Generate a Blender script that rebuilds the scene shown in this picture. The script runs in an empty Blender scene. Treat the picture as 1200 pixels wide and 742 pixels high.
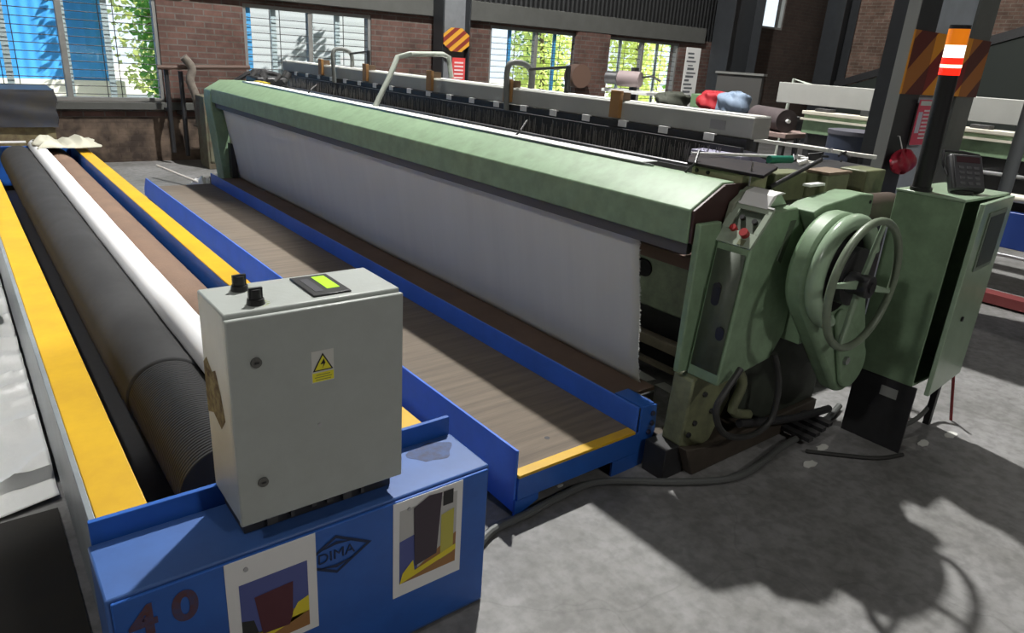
import bpy, bmesh, math, random
from mathutils import Vector, Matrix
random.seed(7)
C = bpy.context.scene.collection
SC = bpy.context.scene

# ------------------------------------------------------------------ camera, world, lights, exposure
cam_d = bpy.data.cameras.new('camera'); cam = bpy.data.objects.new('camera', cam_d); C.objects.link(cam)
cam_d.sensor_width = 36; cam_d.lens = 822.13 / 1200 * 36; cam_d.clip_start = .05; cam_d.clip_end = 200
yaw, pitch, roll = math.radians(38.9256), math.radians(20.3084), math.radians(3.8317)
f0 = Vector((math.sin(yaw), math.cos(yaw), 0)); r0 = Vector((math.cos(yaw), -math.sin(yaw), 0)); zz = Vector((0, 0, 1))
fwd = f0 * math.cos(pitch) - zz * math.sin(pitch); up0 = f0 * math.sin(pitch) + zz * math.cos(pitch)
ri = r0 * math.cos(roll) + up0 * math.sin(roll); up = -r0 * math.sin(roll) + up0 * math.cos(roll)
M = Matrix.Identity(4)
for i in range(3): M[i][0] = ri[i]; M[i][1] = up[i]; M[i][2] = -fwd[i]
M[2][3] = 1.7
cam.matrix_world = M
SC.camera = cam

w = bpy.data.worlds.new('world'); SC.world = w; w.use_nodes = True
bg = w.node_tree.nodes['Background']; bg.inputs[0].default_value = (.80, .90, 1.0, 1); bg.inputs[1].default_value = 1.5

SC.view_settings.view_transform = 'Standard'; SC.view_settings.look = 'None'
SC.view_settings.exposure = 0.0; SC.view_settings.gamma = 1.0; SC.view_settings.use_curve_mapping = False
SC.cycles.use_denoising = True
SC.cycles.max_bounces = 6; SC.cycles.diffuse_bounces = 3; SC.cycles.transparent_max_bounces = 12

def lamp(name, kind, loc, power, col, size, rot=None, spot=None):
    l = bpy.data.lights.new(name, kind); l.energy = power; l.color = col
    if kind == 'SUN': l.angle = size
    else: l.shadow_soft_size = size
    if spot: l.spot_size = spot; l.spot_blend = .5
    o = bpy.data.objects.new(name, l); C.objects.link(o); o.location = loc
    if rot: o.rotation_euler = rot
    return o
lamp('sun', 'SUN', (0, -20, 30), 13.0, (1, .95, .86), .01, (math.radians(50), 0, math.radians(62)))
HALL_AND_FILL_LAMPS = [((4.85, 5.7, 8.4), 5200, (1, .985, .95), .13, 'high bay lamp hanging above the weaving machine'),
             ((-4.5, 1.2, 6.0), 380, (1, .98, .95), .3, 'high bay lamp hanging to the left behind the viewer'),
             ((2.3, -6.9, 6.8), 620, (1, .98, .95), .3, 'high bay lamp hanging at the open end of the hall behind the viewer'),
             ((12.5, 4.0, 8.2), 300, (1, .95, .88), .2, 'unseen fill lamp added over the right side of the hall'),  # added lamp, only fills the right side with light
             ((-1.6, 6.8, 8.0), 1500, (1, .98, .95), .10, 'narrow-beam fill lamp added unseen to brighten the left sheet and rail')]  # added spot, its cone shaped to brighten the left sheet and rail

# ------------------------------------------------------------------ materials
MC = {}
def mat(name, col, rough=.6, metal=0, nz=.0, nscale=8, dark=None, bump=0, bscale=60, emit=None, es=0, stretch=None, spec=.5):
    if name in MC: return MC[name]
    m = bpy.data.materials.new(name); m.use_nodes = True; nt = m.node_tree; p = nt.nodes['Principled BSDF']
    c = (*col, 1)
    p.inputs['Base Color'].default_value = c; p.inputs['Roughness'].default_value = rough; p.inputs['Metallic'].default_value = metal
    p.inputs['Specular IOR Level'].default_value = spec
    tc = nt.nodes.new('ShaderNodeTexCoord'); mp = nt.nodes.new('ShaderNodeMapping'); nt.links.new(tc.outputs['Object'], mp.inputs[0])
    if stretch: mp.inputs['Scale'].default_value = stretch
    if nz > 0:
        n = nt.nodes.new('ShaderNodeTexNoise'); n.inputs['Scale'].default_value = nscale; n.inputs['Detail'].default_value = 6; n.inputs['Roughness'].default_value = .65
        nt.links.new(mp.outputs[0], n.inputs['Vector'])
        r = nt.nodes.new('ShaderNodeValToRGB'); r.color_ramp.elements[0].position = .35; r.color_ramp.elements[1].position = .68
        d = dark if dark else tuple(x * .45 for x in col)
        r.color_ramp.elements[0].color = (*d, 1); r.color_ramp.elements[1].color = (1, 1, 1, 1)
        r.color_ramp.elements[1].color = c
        mx = nt.nodes.new('ShaderNodeMix'); mx.data_type = 'RGBA'; mx.inputs[0].default_value = nz
        mx.inputs[6].default_value = c
        nt.links.new(n.outputs[0], r.inputs[0]); nt.links.new(r.outputs[0], mx.inputs[7]); nt.links.new(mx.outputs[2], p.inputs['Base Color'])
    if bump > 0:
        b = nt.nodes.new('ShaderNodeBump'); b.inputs['Strength'].default_value = bump; b.inputs['Distance'].default_value = .01
        n2 = nt.nodes.new('ShaderNodeTexNoise'); n2.inputs['Scale'].default_value = bscale; n2.inputs['Detail'].default_value = 5
        nt.links.new(mp.outputs[0], n2.inputs['Vector']); nt.links.new(n2.outputs[0], b.inputs['Height']); nt.links.new(b.outputs[0], p.inputs['Normal'])
    if emit:
        p.inputs['Emission Color'].default_value = (*emit, 1); p.inputs['Emission Strength'].default_value = es
    MC[name] = m; return m

def floor_surface():
    m = bpy.data.materials.new('concrete_floor'); m.use_nodes = True; nt = m.node_tree; p = nt.nodes['Principled BSDF']; L = nt.links
    tc = nt.nodes.new('ShaderNodeTexCoord')
    n = nt.nodes.new('ShaderNodeTexNoise'); n.inputs['Scale'].default_value = 1.6; n.inputs['Detail'].default_value = 9; n.inputs['Roughness'].default_value = .7
    n3 = nt.nodes.new('ShaderNodeTexNoise'); n3.inputs['Scale'].default_value = 22; n3.inputs['Detail'].default_value = 4
    for x in (n, n3): L.new(tc.outputs['Object'], x.inputs['Vector'])
    r = nt.nodes.new('ShaderNodeValToRGB'); e = r.color_ramp.elements
    e[0].position = .3; e[0].color = (.13, .128, .118, 1); e[1].position = .62; e[1].color = (.27, .267, .265, 1)
    L.new(n.outputs[0], r.inputs[0])
    r2 = nt.nodes.new('ShaderNodeValToRGB'); r2.color_ramp.elements[0].position = .35; r2.color_ramp.elements[0].color = (.62, .62, .62, 1); r2.color_ramp.elements[1].position = .6
    L.new(n3.outputs[0], r2.inputs[0])
    mx = nt.nodes.new('ShaderNodeMix'); mx.data_type = 'RGBA'; mx.blend_type = 'MULTIPLY'; mx.inputs[0].default_value = .7
    L.new(r.outputs[0], mx.inputs[6]); L.new(r2.outputs[0], mx.inputs[7])
    v = nt.nodes.new('ShaderNodeTexVoronoi'); v.feature = 'DISTANCE_TO_EDGE'; v.inputs['Scale'].default_value = .55
    nd = nt.nodes.new('ShaderNodeVectorMath'); nd.operation = 'ADD'
    n4 = nt.nodes.new('ShaderNodeTexNoise'); n4.inputs['Scale'].default_value = 2.5; L.new(tc.outputs['Object'], n4.inputs['Vector'])
    L.new(tc.outputs['Object'], nd.inputs[0]); L.new(n4.outputs[1], nd.inputs[1]); L.new(nd.outputs[0], v.inputs['Vector'])
    r3 = nt.nodes.new('ShaderNodeValToRGB'); r3.color_ramp.elements[0].color = (.82, .82, .82, 1); r3.color_ramp.elements[1].position = .006
    L.new(v.outputs[0], r3.inputs[0])
    m2 = nt.nodes.new('ShaderNodeMix'); m2.data_type = 'RGBA'; m2.blend_type = 'MULTIPLY'; m2.inputs[0].default_value = 1
    L.new(mx.outputs[2], m2.inputs[6]); L.new(r3.outputs[0], m2.inputs[7]); L.new(m2.outputs[2], p.inputs['Base Color'])
    p.inputs['Roughness'].default_value = .62
    b = nt.nodes.new('ShaderNodeBump'); b.inputs['Strength'].default_value = .25; b.inputs['Distance'].default_value = .01
    L.new(n3.outputs[0], b.inputs['Height']); L.new(b.outputs[0], p.inputs['Normal'])
    return m

def brick_mat(name, axis, c1, c2, mortar, dirt=.5, plaster_below=None):
    m = bpy.data.materials.new(name); m.use_nodes = True; nt = m.node_tree; p = nt.nodes['Principled BSDF']; L = nt.links
    tc = nt.nodes.new('ShaderNodeTexCoord'); sp = nt.nodes.new('ShaderNodeSeparateXYZ'); cb = nt.nodes.new('ShaderNodeCombineXYZ')
    L.new(tc.outputs['Object'], sp.inputs[0]); L.new(sp.outputs[axis], cb.inputs[0]); L.new(sp.outputs[2], cb.inputs[1])
    b = nt.nodes.new('ShaderNodeTexBrick'); b.inputs['Scale'].default_value = 1; b.inputs['Brick Width'].default_value = .25; b.inputs['Row Height'].default_value = .08
    b.inputs['Mortar Size'].default_value = .009; b.inputs['Color1'].default_value = (*c1, 1); b.inputs['Color2'].default_value = (*c2, 1); b.inputs['Mortar'].default_value = (*mortar, 1)
    L.new(cb.outputs[0], b.inputs['Vector'])
    n = nt.nodes.new('ShaderNodeTexNoise'); n.inputs['Scale'].default_value = 2.3; n.inputs['Detail'].default_value = 8; n.inputs['Roughness'].default_value = .7
    L.new(tc.outputs['Object'], n.inputs['Vector'])
    r = nt.nodes.new('ShaderNodeValToRGB'); r.color_ramp.elements[0].position = .32; r.color_ramp.elements[0].color = (.35, .32, .29, 1); r.color_ramp.elements[1].position = .62
    L.new(n.outputs[0], r.inputs[0])
    mx = nt.nodes.new('ShaderNodeMix'); mx.data_type = 'RGBA'; mx.blend_type = 'MULTIPLY'; mx.inputs[0].default_value = dirt
    L.new(b.outputs[0], mx.inputs[6]); L.new(r.outputs[0], mx.inputs[7]); out = mx.outputs[2]
    if plaster_below is not None:
        lt = nt.nodes.new('ShaderNodeMath'); lt.operation = 'LESS_THAN'; lt.inputs[1].default_value = plaster_below; L.new(sp.outputs[2], lt.inputs[0])
        n2 = nt.nodes.new('ShaderNodeTexNoise'); n2.inputs['Scale'].default_value = 5; n2.inputs['Detail'].default_value = 8; L.new(tc.outputs['Object'], n2.inputs['Vector'])
        r2 = nt.nodes.new('ShaderNodeValToRGB'); r2.color_ramp.elements[0].position = .35; r2.color_ramp.elements[0].color = (.035, .024, .018, 1); r2.color_ramp.elements[1].position = .65; r2.color_ramp.elements[1].color = (.14, .10, .072, 1)
        L.new(n2.outputs[0], r2.inputs[0])
        m3 = nt.nodes.new('ShaderNodeMix'); m3.data_type = 'RGBA'; L.new(lt.outputs[0], m3.inputs[0]); L.new(out, m3.inputs[6]); L.new(r2.outputs[0], m3.inputs[7]); out = m3.outputs[2]
    L.new(out, p.inputs['Base Color']); p.inputs['Roughness'].default_value = .9
    bu = nt.nodes.new('ShaderNodeBump'); bu.inputs['Strength'].default_value = .5; bu.inputs['Distance'].default_value = .01; bu.invert = True
    L.new(b.outputs[1], bu.inputs['Height']); L.new(bu.outputs[0], p.inputs['Normal'])
    return m

def stripe_mat(name, c1, c2, direction, scale, rough=.55, distort=0):
    """diagonal or straight painted stripes"""
    m = bpy.data.materials.new(name); m.use_nodes = True; nt = m.node_tree; p = nt.nodes['Principled BSDF']; L = nt.links
    tc = nt.nodes.new('ShaderNodeTexCoord'); dt = nt.nodes.new('ShaderNodeVectorMath'); dt.operation = 'DOT_PRODUCT'; dt.inputs[1].default_value = direction
    L.new(tc.outputs['Object'], dt.inputs[0])
    ml = nt.nodes.new('ShaderNodeMath'); ml.operation = 'MULTIPLY'; ml.inputs[1].default_value = scale; L.new(dt.outputs['Value'], ml.inputs[0])
    fr = nt.nodes.new('ShaderNodeMath'); fr.operation = 'FRACT'; L.new(ml.outputs[0], fr.inputs[0])
    gt = nt.nodes.new('ShaderNodeMath'); gt.operation = 'GREATER_THAN'; gt.inputs[1].default_value = .5; L.new(fr.outputs[0], gt.inputs[0])
    mx = nt.nodes.new('ShaderNodeMix'); mx.data_type = 'RGBA'; mx.inputs[6].default_value = (*c1, 1); mx.inputs[7].default_value = (*c2, 1)
    L.new(gt.outputs[0], mx.inputs[0]); L.new(mx.outputs[2], p.inputs['Base Color']); p.inputs['Roughness'].default_value = rough
    return m

def rib_mat(name, col, direction, scale, strength=.6, rough=.6, nz=0):
    """real colour is even, the ribs are relief"""
    m = mat(name, col, rough, nz=nz, nscale=4); nt = m.node_tree; p = nt.nodes['Principled BSDF']; L = nt.links
    tc = nt.nodes.new('ShaderNodeTexCoord'); dt = nt.nodes.new('ShaderNodeVectorMath'); dt.operation = 'DOT_PRODUCT'; dt.inputs[1].default_value = direction
    L.new(tc.outputs['Object'], dt.inputs[0])
    ml = nt.nodes.new('ShaderNodeMath'); ml.operation = 'MULTIPLY'; ml.inputs[1].default_value = scale; L.new(dt.outputs['Value'], ml.inputs[0])
    sn = nt.nodes.new('ShaderNodeMath'); sn.operation = 'SINE'; L.new(ml.outputs[0], sn.inputs[0])
    b = nt.nodes.new('ShaderNodeBump'); b.inputs['Strength'].default_value = strength; b.inputs['Distance'].default_value = .01
    L.new(sn.outputs[0], b.inputs['Height']); L.new(b.outputs[0], p.inputs['Normal'])
    return m

def glass_mat():
    m = bpy.data.materials.new('window_glass'); m.use_nodes = True; nt = m.node_tree; nt.nodes.clear()
    o = nt.nodes.new('ShaderNodeOutputMaterial'); t = nt.nodes.new('ShaderNodeBsdfTransparent'); g = nt.nodes.new('ShaderNodeBsdfGlossy'); g.inputs['Roughness'].default_value = .05
    mx = nt.nodes.new('ShaderNodeMixShader'); mx.inputs[0].default_value = .06; t.inputs[0].default_value = (.95, .97, .97, 1)
    nt.links.new(t.outputs[0], mx.inputs[1]); nt.links.new(g.outputs[0], mx.inputs[2]); nt.links.new(mx.outputs[0], o.inputs[0]); return m

def leaf_mat(name, col):
    m = bpy.data.materials.new(name); m.use_nodes = True; nt = m.node_tree; p = nt.nodes['Principled BSDF']
    p.inputs['Base Color'].default_value = (*col, 1); p.inputs['Roughness'].default_value = .5
    tr = nt.nodes.new('ShaderNodeBsdfTranslucent'); tr.inputs[0].default_value = (*[min(1, c * 1.5) for c in col], 1)
    mx = nt.nodes.new('ShaderNodeMixShader'); mx.inputs[0].default_value = .45
    out = nt.nodes['Material Output']; nt.links.new(p.outputs[0], mx.inputs[1]); nt.links.new(tr.outputs[0], mx.inputs[2]); nt.links.new(mx.outputs[0], out.inputs[0]); return m

GREEN = mat('green_enamel', (.235, .35, .215), .5, nz=.55, nscale=11, dark=(.13, .19, .115), bump=.04, bscale=25)
LGREEN = mat('pale_green_enamel', (.33, .44, .31), .22, nz=.25, nscale=7, dark=(.2, .29, .19))
DGREEN = mat('grimy_green_enamel', (.15, .20, .12), .5, nz=.7, nscale=7, dark=(.035, .04, .03))
OLIVE = mat('oily_olive_paint', (.22, .24, .13), .45, nz=.6, nscale=10, dark=(.07, .07, .045))
BLACKM = mat('dark_machine_steel', (.028, .028, .03), .45, nz=.4, nscale=20, dark=(.01, .01, .01))
MAROON = mat('dark_maroon_paint', (.05, .022, .02), .5)
BLUE = mat('blue_enamel', (.02, .115, .46), .42, nz=.35, nscale=6, dark=(.015, .06, .25))
BLUE2 = mat('light_blue_enamel', (.05, .13, .38), .45, nz=.5, nscale=4, dark=(.035, .07, .18))
YELLOW = mat('yellow_enamel', (.66, .40, .012), .45, nz=.4, nscale=5, dark=(.42, .22, .015))
RUBBER = rib_mat('ribbed_black_rubber', (.022, .022, .023), (0, 1, 0), 420, .8, .7)
BROWNR = mat('brown_cork_covering', (.20, .125, .085), .85, nz=.5, nscale=3, dark=(.11, .075, .055), bump=.2, bscale=80)
WHITECLOTH = mat('white_cloth', (.80, .80, .78), .85, bump=.25, bscale=14)
STEEL = mat('bare_steel', (.45, .45, .46), .35, 1, nz=.3, nscale=30)
GREYPIPE = mat('grey_green_pipe_paint', (.42, .46, .40), .4)
DPIPE = mat('dull_grey_pipe', (.16, .17, .16), .5)
GREYBOX = mat('galvanised_grey_enamel', (.40, .43, .405), .42, nz=.2, nscale=14, dark=(.28, .28, .25), bump=.05, bscale=90)
BEAMGREY = mat('beam_grey_paint', (.40, .405, .38), .5, nz=.25, nscale=5, dark=(.27, .26, .24))
WOOD = mat('varnished_wood', (.36, .19, .06), .5, nz=.5, nscale=18, dark=(.2, .09, .03), stretch=(1, 1, .15))
BLACKP = mat('black_plastic', (.014, .014, .015), .4)
WHITEP = mat('white_plastic', (.8, .8, .78), .4)
CONC = mat('concrete', (.08, .082, .076), .85, nz=.5, nscale=5, dark=(.055, .055, .05), bump=.2)
CABLE = mat('grey_hose', (.10, .105, .10), .5)

# ------------------------------------------------------------------ mesh helpers
def bmn(): return bmesh.new()
def box(bm, x0, x1, y0, y1, z0, z1):
    vs = [bm.verts.new((x, y, z)) for z in (z0, z1) for y in (y0, y1) for x in (x0, x1)]
    for q in ((0, 2, 3, 1), (4, 5, 7, 6), (0, 1, 5, 4), (2, 6, 7, 3), (0, 4, 6, 2), (1, 3, 7, 5)): bm.faces.new([vs[i] for i in q])
    return bm
def prism(bm, poly, axis, a, b):
    """poly in the two other axes, extruded from a to b along axis (0,1,2)"""
    def P(u, v, t):
        return [(t, u, v), (u, t, v), (u, v, t)][axis]
    A = [bm.verts.new(P(u, v, a)) for u, v in poly]; B = [bm.verts.new(P(u, v, b)) for u, v in poly]
    n = len(poly)
    bm.faces.new(A); bm.faces.new(B[::-1])
    for i in range(n): bm.faces.new((A[i], B[i], B[(i + 1) % n], A[(i + 1) % n]))
    return bm
def ring_pts(c, d, r, n, ref=None):
    d = Vector(d).normalized(); a = Vector((0, 0, 1)) if abs(d.z) < .9 else Vector((1, 0, 0))
    u = d.cross(a).normalized(); v = d.cross(u)
    return [Vector(c) + (u * math.cos(t) + v * math.sin(t)) * r for t in [2 * math.pi * i / n for i in range(n)]]
def cyl(bm, p0, p1, r, n=20, r1=None):
    r1 = r if r1 is None else r1
    d = Vector(p1) - Vector(p0)
    A = [bm.verts.new(q) for q in ring_pts(p0, d, r, n)]; B = [bm.verts.new(q) for q in ring_pts(p1, d, r1, n)]
    bm.faces.new(A[::-1]); bm.faces.new(B)
    for i in range(n): bm.faces.new((A[i], A[(i + 1) % n], B[(i + 1) % n], B[i]))
    return bm
def smooth_path(pts, k=6):
    pts = [Vector(p) for p in pts]; out = []
    for i in range(len(pts) - 1):
        p0 = pts[max(i - 1, 0)]; p1 = pts[i]; p2 = pts[i + 1]; p3 = pts[min(i + 2, len(pts) - 1)]
        for j in range(k):
            t = j / k
            out.append(.5 * ((2 * p1) + (-p0 + p2) * t + (2 * p0 - 5 * p1 + 4 * p2 - p3) * t * t + (-p0 + 3 * p1 - 3 * p2 + p3) * t ** 3))
    out.append(pts[-1]); return out
def tube(bm, pts, r, n=10, smooth=0, closed=False):
    pts = smooth_path(pts, smooth) if smooth else [Vector(p) for p in pts]
    rings = []; N = len(pts); u = None
    for i, p in enumerate(pts):
        a = pts[(i - 1) % N] if (i or closed) else p; b = pts[(i + 1) % N] if (i < N - 1 or closed) else p
        d = (b - a).normalized()
        if u is None:
            ref = Vector((0, 0, 1)) if abs(d.z) < .9 else Vector((1, 0, 0)); u = d.cross(ref).normalized()
        else:
            u = (u - d * u.dot(d)).normalized()
        v = d.cross(u)
        rings.append([bm.verts.new(p + (u * math.cos(t) + v * math.sin(t)) * r) for t in [2 * math.pi * k / n for k in range(n)]])
    for i in range(N if closed else N - 1):
        A = rings[i]; B = rings[(i + 1) % N]
        for k in range(n): bm.faces.new((A[k], A[(k + 1) % n], B[(k + 1) % n], B[k]))
    if not closed: bm.faces.new(rings[0][::-1]); bm.faces.new(rings[-1])
    return bm
def quadp(bm, *pts):
    bm.faces.new([bm.verts.new(p) for p in pts]); return bm
def hull2(c1, r1, c2, r2, n=40):
    pts = []
    for c, r in ((c1, r1), (c2, r2)):
        for i in range(n): t = 2 * math.pi * i / n; pts.append((c[0] + r * math.cos(t), c[1] + r * math.sin(t)))
    pts = sorted(set(pts))
    def half(ps):
        h = []
        for p in ps:
            while len(h) > 1 and (h[-1][0] - h[-2][0]) * (p[1] - h[-2][1]) - (h[-1][1] - h[-2][1]) * (p[0] - h[-2][0]) <= 0: h.pop()
            h.append(p)
        return h
    a = half(pts); b = half(pts[::-1]); return a[:-1] + b[:-1]
def grid(bm, nu, nv, fn, thick=None):
    V = [[bm.verts.new(fn(i / nu, j / nv)) for j in range(nv + 1)] for i in range(nu + 1)]
    for i in range(nu):
        for j in range(nv): bm.faces.new((V[i][j], V[i + 1][j], V[i + 1][j + 1], V[i][j + 1]))
    return bm

ORG = {}
def finish(name, bm, m, parent=None, bevel=0, smooth=True, solid=0):
    off = ORG.get(parent.name, Vector((0, 0, 0))) if parent else None
    bmesh.ops.recalc_face_normals(bm, faces=bm.faces)
    if parent is None:
        xs = [v.co for v in bm.verts]; c = Vector((sum(v.x for v in xs) / len(xs), sum(v.y for v in xs) / len(xs), min(v.z for v in xs))); off = c
    bmesh.ops.translate(bm, verts=bm.verts, vec=-off)
    me = bpy.data.meshes.new(name); bm.to_mesh(me); bm.free()
    me.materials.append(m)
    if smooth:
        me.shade_smooth(); me.set_sharp_from_angle(angle=math.radians(35))
    o = bpy.data.objects.new(name, me); C.objects.link(o)
    if parent: o.parent = parent; ORG[o.name] = off
    else: o.location = off; ORG[o.name] = off
    if solid:
        s = o.modifiers.new('solid', 'SOLIDIFY'); s.thickness = solid
    if bevel:
        b = o.modifiers.new('bevel', 'BEVEL'); b.width = bevel; b.segments = 2; b.limit_method = 'ANGLE'; b.angle_limit = math.radians(40)
    return o
def thing(name, loc, label, cat, group=None):
    o = bpy.data.objects.new(name, None); C.objects.link(o); o.location = loc; o.empty_display_size = .1
    o['label'] = label; o['category'] = cat
    if group: o['group'] = group
    ORG[o.name] = Vector(loc); return o
def tag(o, label, cat, group=None, kind=None):
    o['label'] = label; o['category'] = cat
    if group: o['group'] = group
    if kind: o['kind'] = kind
    return o
def struct(name, bm, m, bevel=0, smooth=True):
    o = finish(name, bm, m, None, bevel, smooth); o['kind'] = 'structure'; return o
def dup(root, delta, label=None):
    r = root.copy(); C.objects.link(r); r.location = Vector(root.location) + Vector(delta)
    if label: r['label'] = label
    for ch in list(root.children):
        c = ch.copy(); C.objects.link(c); c.parent = r
        for g in ch.children:
            d = g.copy(); C.objects.link(d); d.parent = c
    return r
def text(name, s, size, m, parent, origin, xdir, ydir, depth=.001, bold=0):
    cu = bpy.data.curves.new(name, 'FONT'); cu.body = s; cu.size = size; cu.extrude = depth; cu.offset = bold; cu.align_x = 'CENTER'; cu.align_y = 'CENTER'
    t = bpy.data.objects.new(name + '_tmp', cu); C.objects.link(t)
    dg = bpy.context.evaluated_depsgraph_get(); me = bpy.data.meshes.new_from_object(t.evaluated_get(dg)); bpy.data.objects.remove(t)
    me.materials.clear(); me.materials.append(m)
    X = Vector(xdir); Y = Vector(ydir); Z = X.cross(Y)
    off = ORG[parent.name]
    for v in me.vertices: v.co = Vector(origin) - off + X * v.co.x + Y * v.co.y + Z * v.co.z
    o = bpy.data.objects.new(name, me); C.objects.link(o); o.parent = parent; ORG[o.name] = off; return o

# ================================================================== STRUCTURE
YB = 11.0      # back wall
struct('floor', box(bmn(), -9, 19.0, -10, YB, -.2, 0), floor_surface(), smooth=False)
BR = brick_mat('red_brick_wall', 0, (.15, .078, .062), (.10, .055, .046), (.13, .115, .10), .9, .80)
BRD = brick_mat('shaded_brick_wall', 0, (.055, .034, .026), (.04, .026, .02), (.05, .042, .035), .7)  # darker brick copy, the recessed wall's shade put into the colour
BR2 = brick_mat('end_brick_wall', 1, (.20, .125, .095), (.13, .08, .062), (.20, .17, .14), .85)
WINS = [(-3.2, 2.44, .80, 2.17), (3.58, 5.6, .80, 2.17), (7.95, 10.15, .72, 2.2), (10.85, 13.15, .72, 2.2), (16.0, 17.0, 2.74, 4.2)]
def wall_segments():
    bm = bmn()
    xs = -9.0
    for (a, b, z0, z1) in WINS[:4]:
        box(bm, xs, a, YB, YB + .25, -.2, 2.3)
        box(bm, a, b, YB, YB + .25, -.2, z0); box(bm, a, b, YB, YB + .25, z1, 2.3)
        xs = b
    box(bm, xs, 14.6, YB, YB + .25, -.2, 2.3)
    return bm
struct('wall_back', wall_segments(), BR, smooth=False)
bm = bmn(); a, b, z0, z1 = WINS[4]
box(bm, 14.6, a, YB, YB + .25, -.2, 9.5); box(bm, b, 19.1, YB, YB + .25, -.2, 9.5); box(bm, a, b, YB, YB + .25, -.2, z0); box(bm, a, b, YB, YB + .25, z1, 9.5)
struct('wall_recess', bm, BRD, smooth=False)
SHEET = rib_mat('dark_corrugated_sheet', (.012, .013, .014), (1, 0, 0), 55, 1.0, .6)
struct('wall_upper', box(bmn(), -9, 14.6, YB + .02, YB + .12, 2.3, 9.5), SHEET, smooth=False)
struct('trim_1', prism(bmn(), [(YB - .10, 2.24), (YB - .003, 2.24), (YB - .003, 2.56), (YB - .10, 2.56)], 0, 2.9, 13.9), CONC, .01)
struct('trim_2', box(bmn(), -9, 2.8, YB - .08, YB - .003, 2.2, 2.5), mat('dark_lintel', (.06, .05, .045), .8), .01)
struct('trim_3', box(bmn(), -3.4, 3.0, YB - .09, YB - .003, .70, .80), CONC, .008)
struct('wall_right', box(bmn(), 19.0, 19.25, -10, YB, -.2, 9.5), BR2, smooth=False)
struct('wall_front', box(bmn(), -9.25, 19.25, -10.25, -10, -.2, 9.5), BRD, smooth=False)
struct('wall_left', box(bmn(), -9.25, -9, -10, YB + .25, -.2, 9.5), BRD, smooth=False)
struct('ceiling', box(bmn(), -9.25, 19.25, -10, YB + .4, 9.5, 9.6), SHEET, smooth=False)
STL = mat('painted_steel_column', (.028, .031, .035), .45, nz=.4, nscale=6)
STLB = mat('skylit_column_web', (.50, .56, .62), .45, nz=.3, nscale=6)  # sky light on the big column's web put into this colour
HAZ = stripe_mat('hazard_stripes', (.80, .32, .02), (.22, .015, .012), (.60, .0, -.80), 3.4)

# windows
FR = mat('window_frame_grey', (.20, .20, .19), .6, nz=.3)
BAR = mat('window_bar', (.03, .03, .03), .5)
SHUT = mat('pale_casement_frame', (.40, .50, .52), .5)
SHUTB = mat('blue_casement_frame', (.08, .36, .70), .5)
GL = glass_mat()
for i, (a, b, z0, z1) in enumerate(WINS):
    wr = bpy.data.objects.new('window_%d' % (i + 1), None); C.objects.link(wr); wr.location = ((a + b) / 2, YB + .1, z0); wr['kind'] = 'structure'; ORG[wr.name] = Vector(wr.location)
    bm = bmn(); t = .05
    y0, y1 = YB + .02, YB + .12
    box(bm, a, a + t, y0, y1, z0, z1); box(bm, b - t, b, y0, y1, z0, z1); box(bm, a + t, b - t, y0, y1, z0, z0 + t); box(bm, a + t, b - t, y0, y1, z1 - t, z1)
    nb = max(1, round((b - a) / 1.13))
    for k in range(1, nb): x = a + (b - a) * k / nb; box(bm, x - .035, x + .035, y0, y1, z0 + t, z1 - t)
    finish('window_frame', bm, FR, wr, .004)
    bw = (b - a) / nb
    bm = bmn(); bm2 = bmn()
    for k in range(nb):
        xa, xb = a + bw * k + .04, a + bw * (k + 1) - .04
        nr = int((z1 - z0 - .1) / .1)
        if i == 4: nr = 0
        for r_ in range(nr):
            z = z0 + .09 + r_ * .1
            tube(bm, [(xa, y0 + .02, z), (xb, y0 + .02, z)], .006, 6)
        if i == 1 and k == 0:
            finish('blue_jamb', box(bmn(), xa, xa + .09, y1 - .05, y1 - .037, z0 + .05, z1 - .05), SHUTB, wr)
        if i < 4:
            for q in (.38, .54): x = xa + (xb - xa) * q; tube(bm, [(x, y0 + .015, z0 + .05), (x, y0 + .015, z1 - .05)], .006, 6)
        # casement stiles behind the grill
        for x in ((xa + (xb - xa) * .42,) if i < 4 else ()):
            box(bm2, x, x + .075, y1 - .035, y1 - .01, z0 + .05, z1 - .05)
        box(bm2, xa, xa + .03, y1 - .035, y1 - .01, z0 + .05, z1 - .05)
    if len(bm.verts): finish('window_grill', bm, BAR, wr)
    else: bm.free()
    finish('casement', bm2, SHUTB if i == 2 else SHUT, wr)
    finish('pane', box(bmn(), a + t, b - t, y1 - .006, y1 - .002, z0 + t, z1 - t), GL, wr, smooth=False)

# outside
struct('ground_outside', box(bmn(), -30, 60, YB + .25, 45, -.3, -.02), mat('sunlit_yard', (.62, .60, .52), .9, nz=.3, nscale=1), smooth=False)
o = struct('wall_outside', box(bmn(), -16, 3.0, 18, 18.3, .66, 7), rib_mat('blue_corrugated_fence', (.06, .36, .86), (1, 0, 0), 30, .5, .5, .0), smooth=False)
struct('wall_plinth', box(bmn(), -16, 3.2, 17.95, 18.4, -.02, .655), mat('white_plinth', (.75, .74, .68), .9), smooth=False)
bld = finish('pale_building', box(bmn(), 5.2, 11.0, 16.4, 20, -.02, 7), rib_mat('pale_building_sheet', (.50, .54, .58), (0, 0, 1), 40, .15, .6)); tag(bld, 'pale grey sheet-clad building beyond the second barred window', 'building')
shed = finish('blue_shed', box(bmn(), 11.6, 12.6, 17.6, 19, -.02, 5), MC['blue_corrugated_fence']); tag(shed, 'blue shed standing outside behind the third barred window', 'shed')
LF = [leaf_mat('leaf_green', (.20, .42, .08)), leaf_mat('leaf_yellow_green', (.55, .62, .22)), leaf_mat('leaf_dark', (.06, .16, .05))]
BARK = mat('bark', (.12, .09, .06), .9, nz=.5)
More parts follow.
